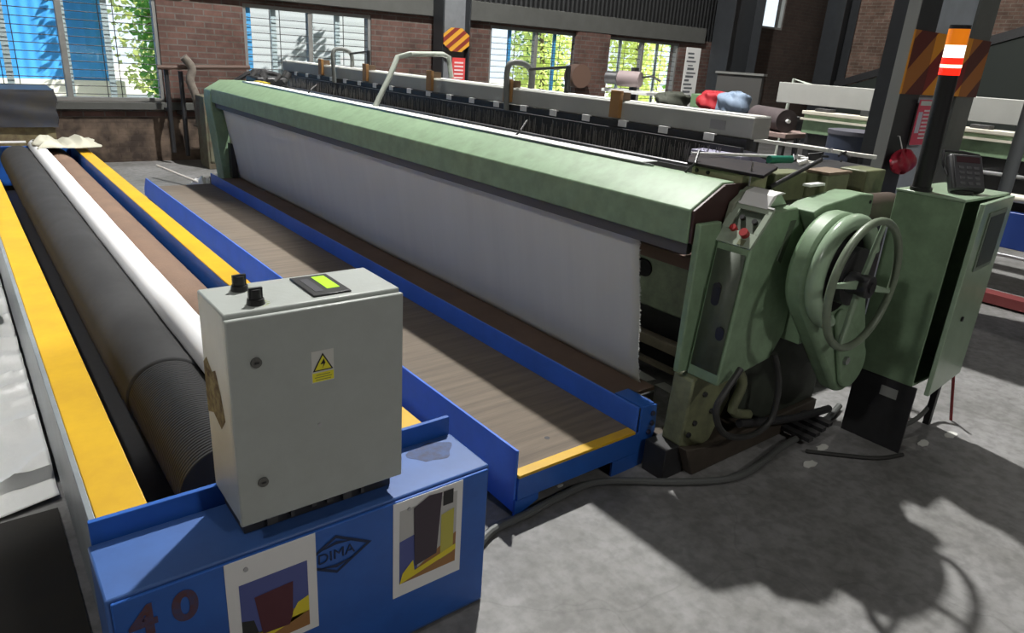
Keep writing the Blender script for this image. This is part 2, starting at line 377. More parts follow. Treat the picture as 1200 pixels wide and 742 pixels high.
def tree(x, y, h, r, m, n, label, leaf=.09):
    t = thing('tree', (x, y, -.02), label, 'tree', 'trees outside the windows')
    finish('trunk', tube(bmn(), [(x, y, -.02), (x + .08, y, h * .35), (x - .05, y, h * .7), (x, y, h)], .07, 8, 4), BARK, t)
    bm = bmn(); rnd = random.Random(int(x * 100))
    for _ in range(n):
        a = rnd.uniform(0, 6.283); z = rnd.uniform(-1, 1); q = rnd.random() ** .5
        p = Vector((x + math.cos(a) * r * q * math.sqrt(1 - z * z * .7), y + math.sin(a) * r * q * .7, h * .62 + z * h * .52))
        if p.z < .5: p.z = .5 + rnd.random() * .5
        d = Vector((rnd.uniform(-1, 1), rnd.uniform(-1, 1), rnd.uniform(-1, .4))).normalized(); s = d.cross(Vector((rnd.uniform(-1, 1), rnd.uniform(-1, 1), rnd.uniform(-1, 1)))).normalized()
        l = leaf * rnd.uniform(.7, 1.5); ww = l * .32
        V = [bm.verts.new(c) for c in (p, p + d * l * .5 + s * ww, p + d * l, p + d * l * .5 - s * ww)]
        bm.faces.new(V)
    finish('foliage', bm, m, t, smooth=False)
    return t
tree(3.45, 15.2, 3.6, .5, LF[0], 1300, 'leafy green tree outside the far left window', .14)
tree(3.75, 17.6, 3.4, .8, LF[1], 1200, 'yellow-green tree outside, just behind the leafy tree at the left window', .13)
tree(9.0, 15.0, 3.4, .65, LF[1], 1300, 'small yellow-green tree outside at the right edge of the second window', .13)
tree(14.2, 17.0, 3.2, 1.1, LF[1], 2000, 'yellow-green tree outside behind the third window', .15)
tree(16.2, 19.4, 3.4, 1.0, LF[2], 1600, 'dark green tree outside between third and fourth windows', .15)
tree(18.3, 17.0, 3.2, 1.2, LF[1], 2400, 'bushy yellow-green tree outside behind the fourth window', .15)
tree(21.2, 17.2, 3.0, .9, LF[0], 1200, 'mid-green tree outside at the right end of the fourth window', .15)

# steel columns
def hcolumn(x, y, w_, d_, z1, label, z0=0, mweb=STL, band=None, bandm=HAZ, pipe=False):
    t = thing('steel_column', (x, y, z0), label, 'column')
    bm = bmn(); f = .03
    box(bm, x - w_ / 2, x - w_ / 2 + f, y - d_ / 2, y + d_ / 2, z0, z1); box(bm, x + w_ / 2 - f, x + w_ / 2, y - d_ / 2, y + d_ / 2, z0, z1)
    finish('flange', bm, STL, t, .004)
    finish('web', box(bmn(), x - w_ / 2 + f, x + w_ / 2 - f, y - .02, y + .02, z0, z1), mweb, t)
    bp = bmn(); box(bp, x - w_ / 2 - .08, x + w_ / 2 + .08, y - d_ / 2 - .06, y + d_ / 2 + .06, z0, z0 + .02); finish('base_plate', bp, STL, t)
    if band:
        bm = bmn(); e = .006
        box(bm, x - w_ / 2 - e, x + w_ / 2 + e, y - d_ / 2 - e, y - d_ / 2 - .001, *band)
        box(bm, x - w_ / 2 - e, x - w_ / 2 - .001, y - d_ / 2 - e, y + d_ / 2, *band)
        finish('hazard_band', bm, bandm, t)
    return t
# big column between the two weaving machines: left flange, recessed web coloured as sky-lit, right flange
cx, cy = 5.5, 2.3
t = thing('steel_column', (cx, cy, 0), 'large steel column with orange and maroon hazard band behind the signal tower', 'column')
finish('flange', box(bmn(), 4.93, 5.23, 2.25, 2.29, 0, 9.4), STL, t, .004)
finish('edge_angle', box(bmn(), 4.915, 4.929, 2.245, 2.32, 0, 9.4), mat('worn_edge_steel', (.30, .31, .30), .5), t)
finish('flange', box(bmn(), 5.82, 6.14, 2.25, 2.29, 0, 9.4), mat('grey_green_column', (.13, .14, .13), .5, nz=.3), t, .004)
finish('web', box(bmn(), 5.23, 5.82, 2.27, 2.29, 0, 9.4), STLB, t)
finish('rear_flange', box(bmn(), 5.3, 5.75, 2.291, 2.6, 0, 9.4), STL, t)
finish('hazard_band', box(bmn(), 5.23, 5.82, 2.238, 2.2485, 1.63, 2.02), HAZ, t)
finish('side_band', box(bmn(), 4.93, 5.229, 2.238, 2.2485, 1.63, 2.02), stripe_mat('shaded_hazard_left', (.40, .14, .02), (.11, .014, .01), (.60, .0, -.80), 3.4), t)  # darker copy of the stripes, the left flange's shade put into colour
finish('side_band', box(bmn(), 5.821, 6.14, 2.238, 2.2485, 1.63, 2.02), stripe_mat('shaded_hazard_right', (.42, .14, .02), (.10, .018, .012), (.60, .0, -.80), 3.4), t)  # same stripes dimmed, shade on the right flange put into colour
finish('edge_band', box(bmn(), 4.913, 4.929, 2.238, 2.2445, 1.63, 2.02), mat('hazard_edge_orange', (.7, .28, .02), .5), t)
bm = bmn(); box(bm, 4.8, 6.27, 2.12, 2.68, 0, .025); finish('base_plate', bm, STL, t)
# notice on it
nt_ = thing('safety_notice', (5.3, 2.225, 1.15), 'pink and white printed safety notice on the large column beside the signal tower', 'notice')
finish('sheet', box(bmn(), 5.2, 5.44, 2.222, 2.228, 1.30, 1.6), mat('pink_notice', (.75, .10, .16), .6), nt_)
bm = bmn()
for k in range(8): box(bm, 5.29, 5.42, 2.2195, 2.2215, 1.34 + k * .026, 1.352 + k * .026)
finish('print_lines', bm, mat('notice_print', (.85, .75, .78), .6), nt_)
finish('picture', box(bmn(), 5.215, 5.275, 2.2195, 2.2215, 1.38, 1.52), mat('notice_picture', (.6, .6, .7), .6), nt_)
finish('header', box(bmn(), 5.21, 5.43, 2.2195, 2.2215, 1.562, 1.592), mat('notice_head', (.65, .72, .66), .6), nt_)
rb_ = thing('red_bag', (5.05, 2.18, 1.12), 'small red plastic bag hanging on the large column below the pink notice', 'bag')
def rbag(u, v):
    a = u * 6.2832; b = (v - .5) * 3.1416; r = 1 + .15 * math.sin(5 * a + 3 * b)
    return (5.05 + .13 * r * math.cos(a) * math.cos(b), 2.175 + .06 * r * math.sin(a) * math.cos(b), 1.20 + .075 * r * math.sin(b))
finish('bag_body', grid(bmn(), 30, 16, rbag), mat('red_plastic', (.35, .02, .04), .35), rb_)
finish('hanging_string', tube(bmn(), [(5.05, 2.19, 1.26), (5.05, 2.235, 1.36), (5.05, 2.249, 1.36)], .004, 6), WHITEP, rb_)
# back columns
hcolumn(6.95, 10.72, .55, .3, 9.4, 'steel column on the back wall with a round hazard sign', 0, mat('dusty_column', (.17, .18, .19), .6, nz=.3))
hs = thing('hazard_sign', (6.93, 10.54, 1.7), 'octagonal orange and maroon striped sign on the back wall column', 'sign')
poly = [(6.93 + .30 * math.cos(math.pi / 8 + k * math.pi / 4) * .92, 1.90 + .20 * math.sin(math.pi / 8 + k * math.pi / 4)) for k in range(8)]
finish('sign_plate', prism(bmn(), poly, 1, 10.535, 10.55), stripe_mat('sign_stripes', (.60, .30, .03), (.20, .03, .02), (.6, 0, -.8), 7.5), hs)
rn = thing('red_notice', (6.96, 10.54, 1.2), 'small red and white notice under the octagonal sign on the back column', 'notice')
finish('sheet', box(bmn(), 6.86, 7.12, 10.54, 10.55, 1.25, 1.62), mat('red_notice_sheet', (.6, .06, .06), .6), rn)
bm = bmn()
for k in range(5): box(bm, 6.9, 7.08, 10.535, 10.539, 1.29 + k * .06, 1.315 + k * .06)
finish('print_lines', bm, mat('notice_print2', (.7, .6, .6), .6), rn)
hcolumn(14.55, 10.55, 1.1, .5, 9.4, 'dark wide steel column standing at the right of the fourth window', 0, STL)
hcolumn(18.6, 10.4, .7, .5, 9.4, 'dark steel column in the far corner of the brick end wall', 0, STL)
# paper strip beside dark column
ns = thing('notice_strip', (13.65, 10.98, .7), 'tall narrow strip of black and white papers beside the dark wide column', 'notice')
finish('backing_sheet', box(bmn(), 13.40, 13.90, 10.982, 10.997, .68, 2.14), WHITEP, ns)
bm = bmn(); rnd = random.Random(3)
for k in range(16):
    z = .75 + k * .083; x = 13.42 + rnd.random() * .1
    box(bm, x, x + rnd.uniform(.15, .33), 10.976, 10.981, z, z + rnd.uniform(.02, .05))
finish('print', bm, mat('grey_print', (.12, .13, .14), .6), ns)
# narrow post at right
finish_post = finish('grey_post', tube(bmn(), [(6.1, 1.86, 0), (6.1, 1.86, 9.4)], .045, 14), mat('grey_post_paint', (.22, .24, .25), .5)); tag(finish_post, 'slim round grey post at the right edge behind the control cabinet', 'post')
# staircase flank on the end wall
st = thing('staircase', (18, 6, 0), 'dark green steel staircase rising along the far brick end wall', 'staircase')
finish('stringer', prism(bmn(), [(9.9, 1.45), (9.9, 1.62), (3.0, 4.0), (3.0, 3.78)], 0, 18.0, 18.1), BLACKM, st)
finish('side_panel', prism(bmn(), [(9.7, .0), (9.7, 1.5), (3.0, 3.8), (3.0, 0)], 0, 18.06, 18.12), mat('shaded_green_panel', (.014, .020, .016), .7), st)  # dark green side, under-stair shade put into its colour
bm = bmn()
for k in range(22): yy = 9.7 - k * .3; box(bm, 18.13, 18.55, yy - .3, yy, 1.52 + k * .103, 1.55 + k * .103)
finish('tread', bm, BLACKM, st)
gp = finish('grey_wall_panel', box(bmn(), 18.85, 18.98, -8, 5.9, 2.3, 9.3), mat('grey_plaster', (.20, .21, .20), .8, nz=.3)); tag(gp, 'plain grey panel covering the end wall above the staircase', 'wall panel')
hb = finish('wall_rail', tube(bmn(), [(18.75, 5.7, 3.35), (18.75, 2, 3.35)], .05, 8), BLACKM); tag(hb, 'dark horizontal rail on the grey panel at top right', 'rail')
# fixtures of the hall lamps and the added fill lamps
for (loc, pw, col, sz, lab) in HALL_AND_FILL_LAMPS:
    t = thing('hall_or_fill_lamp', (loc[0], loc[1], loc[2] + .1), lab, 'lamp')
    finish('reflector', cyl(bmn(), (loc[0], loc[1], loc[2] + .35), (loc[0], loc[1], loc[2] + .75), .28, 24, .12), STEEL, t)
    finish('suspension_rod', cyl(bmn(), (loc[0], loc[1], loc[2] + .75), (loc[0], loc[1], 9.49), .015, 8), STEEL, t)
    if 'narrow' in lab:
        aim = Vector((-1.6, 6.2, 0)) - Vector(loc)
        lo = lamp('hall_or_fill_light', 'SPOT', loc, pw, col, sz, aim.to_track_quat('-Z', 'Y').to_euler(), math.radians(52)); lo.data.spot_blend = .12
    else: lo = lamp('hall_or_fill_light', 'POINT', loc, pw, col, sz)

# ================================================================== BATCHING MACHINE (blue, yellow rails)
bt = thing('batching_machine', (.62, 5.2, 0), 'blue cloth batching machine with yellow top rails and black rubber roller', 'machine')
Y0, Y1 = 1.735, 9.0
# end cabinet
bm = bmn(); box(bm, .095, 1.142, 1.475, 1.70, .0, .52)
cabn = finish('end_cabinet', bm, BLUE2, bt, .006)
finish('front_panel', box(bmn(), .105, 1.132, 1.4655, 1.4745, .02, .512), BLUE, bt, .003)
finish('upright_lip', box(bmn(), .105, 1.14, 1.702, 1.718, .02, .58), BLUE, bt, .002)
# rails
bm = bmn(); box(bm, .112, .128, Y0, Y1, .05, .535); finish('side_plate', bm, mat('worn_grey_edge', (.26, .29, .31), .45, nz=.4), bt, .002)
finish('yellow_rail', box(bmn(), .130, .252, Y0, Y1, .36, .52), YELLOW, bt, .003)
finish('side_beam', box(bmn(), .130, .20, Y0, Y1, .0, .355), BLUE, bt)
finish('yellow_rail', box(bmn(), .992, 1.10, Y0, Y1, .512, .52), YELLOW, bt, .002)
finish('side_beam', box(bmn(), .992, 1.10, Y0, Y1, .0, .511), BLUE, bt, .002)
finish('bottom_tray', box(bmn(), .21, .985, Y0, Y1, .03, .05), BLACKM, bt)
rr = finish('rubber_roller', cyl(bmn(), (.507, 1.98, .38), (.507, 2.72, .38), .143, 72), RUBBER, bt)
finish('roller_sleeve', cyl(bmn(), (.507, 2.721, .38), (.507, 8.85, .38), .152, 72), mat('dusty_charcoal_sleeve', (.030, .030, .031), .85, nz=.8, nscale=4, dark=(.015, .015, .016)), bt, .01)
finish('cork_roller', cyl(bmn(), (.829, 1.98, .37), (.829, 8.85, .37), .135, 64), BROWNR, bt)
for x, z in ((.507, .38), (.829, .37)):
    finish('roller_shaft', cyl(bmn(), (x, 1.72, z), (x, 1.98, z), .028, 16), STEEL, bt)
bm = bmn(); tube(bm, [(.40, 1.80, .44), (.56, 1.88, .47)], .018, 10); finish('bearing_bracket', bm, STEEL, bt)
finish('far_crossbar', box(bmn(), .112, 1.10, Y1 + .002, Y1 + .05, .1, .50), BLUE, bt, .002)
# emblem and number
EMB = mat('dark_blue_print', (.008, .02, .07), .6)
ex, ez, ey = .632, .418, 1.4635
bm = bmn()
def frame_poly(outer, inner):
    O = [bm.verts.new((ex + u, ey, ez + v)) for u, v in outer]; I = [bm.verts.new((ex + u, ey, ez + v)) for u, v in inner]; n = len(O)
    for i in range(n): bm.faces.new((O[i], O[(i + 1) % n], I[(i + 1) % n], I[i]))
frame_poly([(-.105, 0), (0, .062), (.105, 0), (0, -.062)], [(-.088, 0), (0, .052), (.088, 0), (0, -.052)])
for s in (1, -1):
    V = [bm.verts.new((ex + u, ey, ez + s * v)) for u, v in ((-.055, .026), (0, .043), (.055, .026), (0, .032))]; bm.faces.new(V)
finish('diamond_emblem', bm, EMB, bt, smooth=False)
text('emblem_lettering', 'DIMA', .044, EMB, bt, (ex, ey, ez), (1, 0, 0), (0, 0, 1), .0004, 0)
RUST = mat('rust_red_paint', (.11, .04, .035), .8, nz=.6, nscale=40, dark=(.03, .07, .2))
text('painted_number', '4 0', .115, RUST, bt, (.208, ey, .435), (1, 0, 0), (0, 0, 1), .0003, .004)
# grime on cabinet top: oily patch lying on the sheet
poly = [(1.03 + .075 * math.cos(t) * (1 + .2 * math.sin(3 * t)), 1.63 + .05 * math.sin(t) * (1 + .15 * math.cos(5 * t))) for t in [k * .2618 for k in range(24)]]
finish('oil_stain', prism(bmn(), poly, 2, .5202, .5206), mat('oil_stain', (.05, .055, .10), .7, nz=.8, nscale=30, dark=(.05, .10, .26)), bt)

# papers with photographs
def photo_print(loc_label, x0, x1, z0, z1, kind):
    t = thing('printed_photo', ((x0 + x1) / 2, 1.462, z0), loc_label, 'printed photo')
    y = 1.4625
    finish('paper', box(bmn(), x0, x1, y, y + .0015, z0, z1), mat('white_paper', (.78, .78, .77), .7), t)
    def pl(name, pts, m, k):
        yy = y - .0004 * k
        finish(name, quadp(bmn(), *[(a, yy, b) for a, b in pts]) if len(pts) == 4 else poly_bm(pts, yy), m, t, smooth=False)
    def poly_bm(pts, yy):
        b = bmn(); b.faces.new([b.verts.new((p, yy, q)) for p, q in pts]); return b
    pb = mat('print_blue', (.08, .10, .30), .6); py_ = mat('print_yellow', (.75, .62, .03), .6); pd = mat('print_dark', (.05, .035, .05), .6); pm = mat('print_maroon', (.09, .02, .03), .6); pg = mat('print_grey', (.5, .5, .48), .6); po = mat('print_brown', (.33, .16, .05), .6); pk = mat('print_black', (.02, .02, .02), .6)
    if kind == 'L':
        a, b, c, d = x0 + .03, x1 - .025, z0 + .02, z1 - .075
        pl('picture_ground', [(a, c), (b, c), (b, d), (a, d)], pb, 1)
        pl('picture_corner', [(a, c), (a + .05, c), (a + .03, c + .09), (a, c + .10)], pk, 2)
        pl('picture_floor', [(a + .01, c), (b, c), (b, c + .075), (b - .06, c + .075), (a + .09, c + .03)], po, 2)
        pl('picture_bar', [(a + .0, c), (b, c + .05), (b, c + .10), (b - .03, c + .09), (a + .11, c + .03), (a + .03, c + .045)], py_, 3)
        pl('picture_drum', [(a + .05, c + .035), (a + .12, c + .03), (b - .045, c + .06), (b - .04, c + .165), (a + .035, c + .16)], pm, 4)
    else:
        a, b, c, d = x0 + .02, x1 - .02, z0 + .045, z1 - .03
        pl('picture_ground', [(a, c), (b, c), (b, d), (a, d)], pg, 1)
        pl('picture_blue_machine', [(a, c), (a + .06, c), (a + .06, c + .16), (a, c + .15)], pb, 2)
        pl('picture_floor', [(a, c), (b, c), (b, c + .11), (a + .12, c + .07)], po, 3)
        pl('picture_yellow_post', [(b - .055, c + .03), (b - .01, c + .04), (b - .01, c + .20), (b - .055, c + .19)], mat('print_olive', (.50, .46, .08), .6), 4)
        pl('picture_bar', [(a, c), (b, c + .045), (b, c + .065), (a + .05, c + .03), (a + .045, c + .07), (a + .01, c + .035)], py_, 5)
        pl('picture_drum', [(a + .05, c + .045), (a + .125, c + .06), (a + .14, c + .27), (a + .095, c + .275), (a + .045, c + .25)], pd, 6)
        pl('picture_parts', [(b - .05, c + .22), (b - .015, c + .22), (b - .015, c + .27), (b - .05, c + .27)], pk, 6)
    finish('nail', cyl(bmn(), (x0 + .05, y - .004, z1 - .032), (x0 + .05, y, z1 - .032), .006, 12), STEEL, t)
photo_print('printed photograph of a maroon drum taped near the middle of the blue cabinet', .345, .575, .205, .512, 'L')
photo_print('printed photograph of a tall dark drum taped on the right of the blue cabinet', .803, 1.037, .18, .510, 'R')

# white cloth roll between the rollers
wr_ = thing('cloth_roll', (.68, 5.4, .43), 'long narrow roll of white cloth resting between the black and brown rollers', 'cloth roll')
bm = bmn(); rnd = random.Random(5); N = 40
pts = [(.680 + rnd.uniform(-.0015, .0015), 2.15 + (9.0 - 2.15) * k / N, .505) for k in range(N + 1)]
tube(bm, pts, .066, 40); finish('wound_cloth', bm, mat('white_roll_cloth', (.80, .81, .82), .8, bump=.12, bscale=9), wr_)
finish('core', cyl(bmn(), (.68, 2.05, .505), (.68, 9.1, .505), .018, 16), STEEL, wr_)

# grey control box on the cabinet
gb = thing('control_box', (.625, 1.61, .52), 'grey sheet-metal control box with lit display standing on the blue cabinet', 'control box')
finish('enclosure', box(bmn(), .405, .845, 1.512, 1.715, .578, 1.127), GREYBOX, gb, .005)
finish('door', box(bmn(), .403, .847, 1.495, 1.5105, .576, 1.117), GREYBOX, gb, .004)
finish('dark_gap_block', box(bmn(), .42, .835, 1.54, 1.70, .5215, .5775), BLACKM, gb, .003)  # black block added to fill and darken the gap under the box
bm = bmn(); rnd = random.Random(8)
bm.free()
for k in range(6):
    x = .47 + k * .052 + rnd.random() * .02
    finish('cable_gland', box(bmn(), x, x + .008 + rnd.random() * .02, 1.522, 1.5395, .535 + rnd.random() * .02, .565), mat('gland_grey', (.05, .05, .05), .5), gb)
for x, z in ((.465, 1.008), (.462, .69)):
    lk = finish('door_lock', cyl(bmn(), (x, 1.489, z), (x, 1.4945, z), .0125, 24), mat('dull_lock_metal', (.14, .14, .13), .4, .5, nz=.5, nscale=60), gb)
    bm = bmn(); box(bm, x - .005, x + .005, 1.4872, 1.4888, z - .002, z + .002); finish('key_slot', bm, BLACKP, lk)
finish('rivet', cyl(bmn(), (.611, 1.492, .805), (.611, 1.4945, .805), .0045, 12), STEEL, gb)
# warning label
lb = finish('warning_label', box(bmn(), .596, .653, 1.4938, 1.4948, .922, 1.005), mat('pale_label', (.60, .60, .56), .5), gb)
LY = mat('label_yellow', (.80, .74, .03), .5); BK = mat('label_black', (.01, .01, .01), .5)
bm = bmn(); bm.faces.new([bm.verts.new((x, 1.4933, z)) for x, z in ((.598, .952), (.651, .952), (.6245, .999))]); finish('triangle_border', bm, BK, lb, smooth=False)
bm = bmn(); bm.faces.new([bm.verts.new((x, 1.4929, z)) for x, z in ((.6035, .955), (.6455, .955), (.6245, .992))]); finish('triangle', bm, LY, lb, smooth=False)
bm = bmn()
bm.faces.new([bm.verts.new((x, 1.4925, z)) for x, z in ((.6275, .984), (.6175, .969), (.6235, .9695), (.6300, .9735))])
bm.faces.new([bm.verts.new((x, 1.4925, z)) for x, z in ((.6235, .9735), (.6315, .9735), (.6225, .957), (.6255, .9685))])
finish('lightning_bolt', bm, BK, lb, smooth=False)
bm = bmn(); bm.faces.new([bm.verts.new((x, 1.4933, z)) for x, z in ((.597, .924), (.652, .924), (.652, .948), (.597, .948))]); finish('text_band', bm, LY, lb, smooth=False)
bm = bmn()
for k, wd in enumerate((.018, .022, .02)):
    z = .943 - k * .0065; bm.faces.new([bm.verts.new((x, 1.4929, zq)) for x, zq in ((.6245 - wd, z - .0022), (.6245 + wd, z - .0022), (.6245 + wd, z), (.6245 - wd, z))])
finish('text_lines', bm, mat('faded_label_text', (.30, .28, .05), .6), lb, smooth=False)
# knobs
for (x, y) in ((.492, 1.667), (.493, 1.555)):
    kb = finish('rotary_knob', cyl(bmn(), (x, y, 1.1272), (x, y, 1.140), .021, 24, .019), BLACKP, gb)
    bm = bmn(); cyl(bm, (x, y, 1.1402), (x, y, 1.163), .0135, 18, .012); box(bm, x - .016, x + .016, y - .004, y + .004, 1.1402, 1.166); finish('grip', bm, BLACKP, kb)
    bm = bmn(); 
    for k in range(7):
        a = -1.2 + k * .4; box(bm, x + .024 * math.cos(a) - .0015, x + .030 * math.cos(a) + .0015, y + .026 * math.sin(a) - .001, y + .026 * math.sin(a) + .001, 1.1272, 1.1276)
    finish('dial_marks', bm, mat('dial_green', (.45, .55, .12), .5), kb, smooth=False)
dp = finish('display_unit', box(bmn(), .624, .723, 1.535, 1.690, 1.1272, 1.132), BLACKP, gb, .002)
finish('display_screen', box(bmn(), .675, .708, 1.572, 1.672, 1.1322, 1.1330), mat('lit_green_screen', (.3, .6, .02), .3, emit=(.42, .80, .03), es=.75), dp)
finish('display_caption', box(bmn(), .640, .662, 1.56, 1.665, 1.1322, 1.1326), mat('display_grey', (.06, .06, .07), .4), dp)
rp = [(.4045, 1.56, .84), (.4045, 1.60, .80), (.4045, 1.66, .82), (.4045, 1.712, .80), (.4045, 1.712, .94), (.4045, 1.68, .965), (.4045, 1.64, .94), (.4045, 1.61, .955), (.4045, 1.58, .90)]
bm = bmn(); bm.faces.new([bm.verts.new(p) for p in rp]); finish('rust_stain', bm, mat('rust_stain', (.30, .24, .10), .9, nz=1, nscale=35, dark=(.07, .035, .015)), gb, smooth=False)

# cloth draped at far end of batcher
def rag(name, x0, x1, y0, y1, z, h, m, label, cat, seed=1, nu=22, nv=12):
    rnd = random.Random(seed); ph = [rnd.uniform(0, 6.28) for _ in range(6)]
    def fn(u, v):
        e = (min(u, 1 - u, v, 1 - v) * 6); e = min(1, e)
        x = x0 + (x1 - x0) * u + .02 * math.sin(v * 9 + ph[0]); y = y0 + (y1 - y0) * v + .03 * math.sin(u * 8 + ph[1])
        zq = z + h * e * (.45 + .25 * math.sin(u * 11 + ph[2]) + .2 * math.sin(v * 9 + u * 5 + ph[3]) + .12 * math.sin(u * 31 + ph[4]))
        return (x, y, max(z + .002, zq))
    bm = grid(bmn(), nu, nv, fn)
    return tag(finish(name, bm, m, None, solid=.003), label, cat)
rag('draped_cloth', .64, 1.20, 8.30, 8.95, .57, .10, mat('old_cream_cloth', (.50, .49, .40), .9), 'crumpled cream cloth lying across the far end of the batching machine', 'cloth', 2)

# ================================================================== WALKWAY PLATFORM
pf = thing('platform', (1.85, 5.0, 0), 'low blue platform with a brown plywood deck and yellow front lip', 'platform')
PY0, PY1 = 1.775, 8.1
PLY = mat('dusty_plywood', (.18, .145, .11), .85, nz=.75, nscale=6, dark=(.10, .082, .064), bump=.12, bscale=30, stretch=(.25, 4, 1))
finish('deck', box(bmn(), 1.515, 2.172, PY0 + .012, PY1, .165, .183), PLY, pf)
RB = mat('rail_blue_enamel', (.05, .17, .66), .42, nz=.3, nscale=5, dark=(.03, .09, .30))
bm = bmn(); prism(bm, [(PY0, 0.02), (PY0, .295), (PY1 - .12, .295), (PY1, .17), (PY1, .1)], 0, 1.502, 1.512); finish('side_plate', bm, RB, pf)
bm = bmn(); box(bm, 2.174, 2.186, PY0, PY1, .08, .297); finish('side_plate', bm, RB, pf, .002)
finish('front_beam', box(bmn(), 1.512, 2.19, PY0 - .012, PY0, .075, .174), BLUE, pf, .002)
bm = bmn(); prism(bm, [(1.502, .0), (1.62, .045), (1.62, .075), (1.502, .075)], 1, PY0 - .012, PY0 + .001); finish('corner_gusset', bm, BLUE, pf)
bm = bmn(); box(bm, 2.04, 2.19, PY0 - .012, PY0, .0, .074); finish('front_foot', bm, BLUE, pf)
finish('yellow_lip', box(bmn(), 1.512, 2.165, PY0 - .014, PY0 + .035, .175, .188), YELLOW, pf, .002)
bk = bmn(); prism(bk, [(2.192, -.0), (2.192, .30), (2.29, .29), (2.30, .16), (2.255, .05), (2.235, 0)], 1, PY0 - .010, PY0 + .0); box(bk, 2.192, 2.28, PY0, PY0 + .16, .29, .298)
finish('end_bracket', bk, BLUE, pf, .002)
for x, z in ((2.262, .255), (2.265, .205), (2.25, .165)):
    finish('bolt', cyl(bmn(), (x, PY0 - .022, z), (x, PY0 - .0105, z), .011, 6), mat('dark_bolt', (.03, .03, .06), .4), pf)
finish('far_foot', box(bmn(), 1.52, 2.17, PY1 - .06, PY1 - .01, .0, .16), BLUE, pf)
finish('middle_foot', box(bmn(), 1.52, 2.17, 4.9, 4.95, .0, .16), BLUE, pf)
kn = finish('deck_knot', cyl(bmn(), (1.80, 1.935, .1832), (1.80, 1.935, .1838), .012, 14), BLACKM, pf)

# brown board / take-down roller under the fabric
bdd = thing('cloth_guide_board', (2.36, 5, 0), 'long dusty brown board at the foot of the hanging fabric', 'board')
finish('board', box(bmn(), 2.19, 2.50, 1.96, 8.05, .225, .243), mat('dusty_brown_board', (.19, .125, .09), .85, nz=.4, nscale=3, bump=.1), bdd)
finish('support_roller', cyl(bmn(), (2.34, 1.99, .135), (2.34, 8.05, .135), .085, 32), BLACKM, bdd)
for yy in (2.2, 5.2, 7.9): finish('trestle', box(bmn(), 2.44, 2.49, yy, yy + .05, 0, .224), BLACKM, bdd)
finish('roller_journal', cyl(bmn(), (2.34, 1.86, .2), (2.34, 1.985, .2), .055, 24), BLACKM, bdd)
for k in range(1):
    bm = bmn(); box(bm, 2.25, 2.43, 1.90, 1.915, .0, .26); finish('end_plate', bm, BLACKM, bdd, .004)

# ================================================================== WEAVING MACHINE
lm = thing('weaving_machine', (2.9, 5.2, 0), 'very long green weaving machine with a handwheel at its near end', 'weaving machine')
LY0, LY1 = 1.70, 8.10
# breast beam cover
prof = [(2.252, 1.04), (2.246, 1.178), (2.428, 1.277), (2.51, 1.277), (2.51, 1.04)]
finish('breast_beam_cover', prism(bmn(), prof, 1, LY0 + .012, LY1), GREEN, lm, .006)
finish('beam_end_plate', prism(bmn(), [(2.259, 1.046), (2.253, 1.175), (2.430, 1.271), (2.58, 1.271), (2.58, 1.046), (2.42, .975)], 1, LY0 - .003, LY0 + .010), MAROON, lm, .002)
bm = bmn()
for yy in (2.35, 4.6, 6.6): box(bm, 2.40, 2.60, yy, yy + .003, 1.0, 1.2)
bm.free()
finish('take_off_bar', box(bmn(), 2.282, 2.312, LY0 + .03, LY1, .988, 1.038), mat('dark_grey_bar', (.07, .07, .072), .5), lm)
finish('cloth_spreader', box(bmn(), 2.455, 2.47, 2.12, LY1 - .4, 1.2775, 1.287), STEEL, lm)
# main body behind the fabric
finish('main_girder', box(bmn(), 2.78, 3.10, 1.95, 8.7, .50, .98), DGREEN, lm, .01)
bm = bmn(); cyl(bm, (2.76, 2.02, .70), (2.779, 2.02, .70), .001, 8); bm.free()
for k in range(14):
    yy = 2.35 + k * .46
    finish('girder_opening', prism(bmn(), hull2((yy, .70), .045, (yy + .14, .70), .045, 20), 0, 2.772, 2.7795), mat('shadow_black', (.006, .006, .006), .9), lm)
finish('lower_rail', box(bmn(), 2.86, 2.92, 1.95, 8.6, .25, .31), mat('dusty_rail', (.22, .19, .14), .6, nz=.4), lm, .004)
finish('lower_rail', box(bmn(), 2.87, 2.90, 1.95, 8.6, .14, .165), mat('dusty_rail', (.2, .2, .2)), lm)
finish('inner_floor_beam', box(bmn(), 3.12, 3.2, 1.95, 8.7, .0, .5), BLACKM, lm)
finish('under_beam_shelf', box(bmn(), 2.665, 2.78, 1.95, 8.6, .80, .86), mat('red_brown_shelf', (.10, .05, .035), .6), lm)
# reed / race area between beam and white rear beam
finish('race_board', box(bmn(), 2.67, 3.22, 2.2, 8.6, 1.10, 1.16), BLACKM, lm)
finish('race_rod', tube(bmn(), [(2.9, 2.15, 1.245), (2.9, 8.5, 1.245)], .011, 10), STEEL, lm)
finish('reed_bar', box(bmn(), 3.02, 3.06, 2.25, 8.5, 1.165, 1.215), mat('reed_bar_grey', (.13, .13, .12), .5), lm)
# heddle curtain
HED = mat('oily_heddle_wire', (.20, .19, .175), .5, .5)
finish('harness_backing', box(bmn(), 3.22, 3.25, 2.2, 8.6, 1.165, 1.33), BLACKM, lm)
bm = bmn(); rnd = random.Random(12)
for k in range(900):
    yy = 2.25 + 6.3 * (k / 900.0) ** 1.2 + rnd.uniform(0, .006); x = 3.10 + rnd.uniform(0, .08); z0 = 1.19 + rnd.random() * .06; z1 = z0 + rnd.uniform(.03, .12)
    wd = rnd.uniform(.0012, .0028); box(bm, x, x + .002, yy, yy + wd, z0, min(z1, 1.325))
hd = finish('heddles', bm, HED, lm, smooth=False); hd['kind'] = 'stuff'
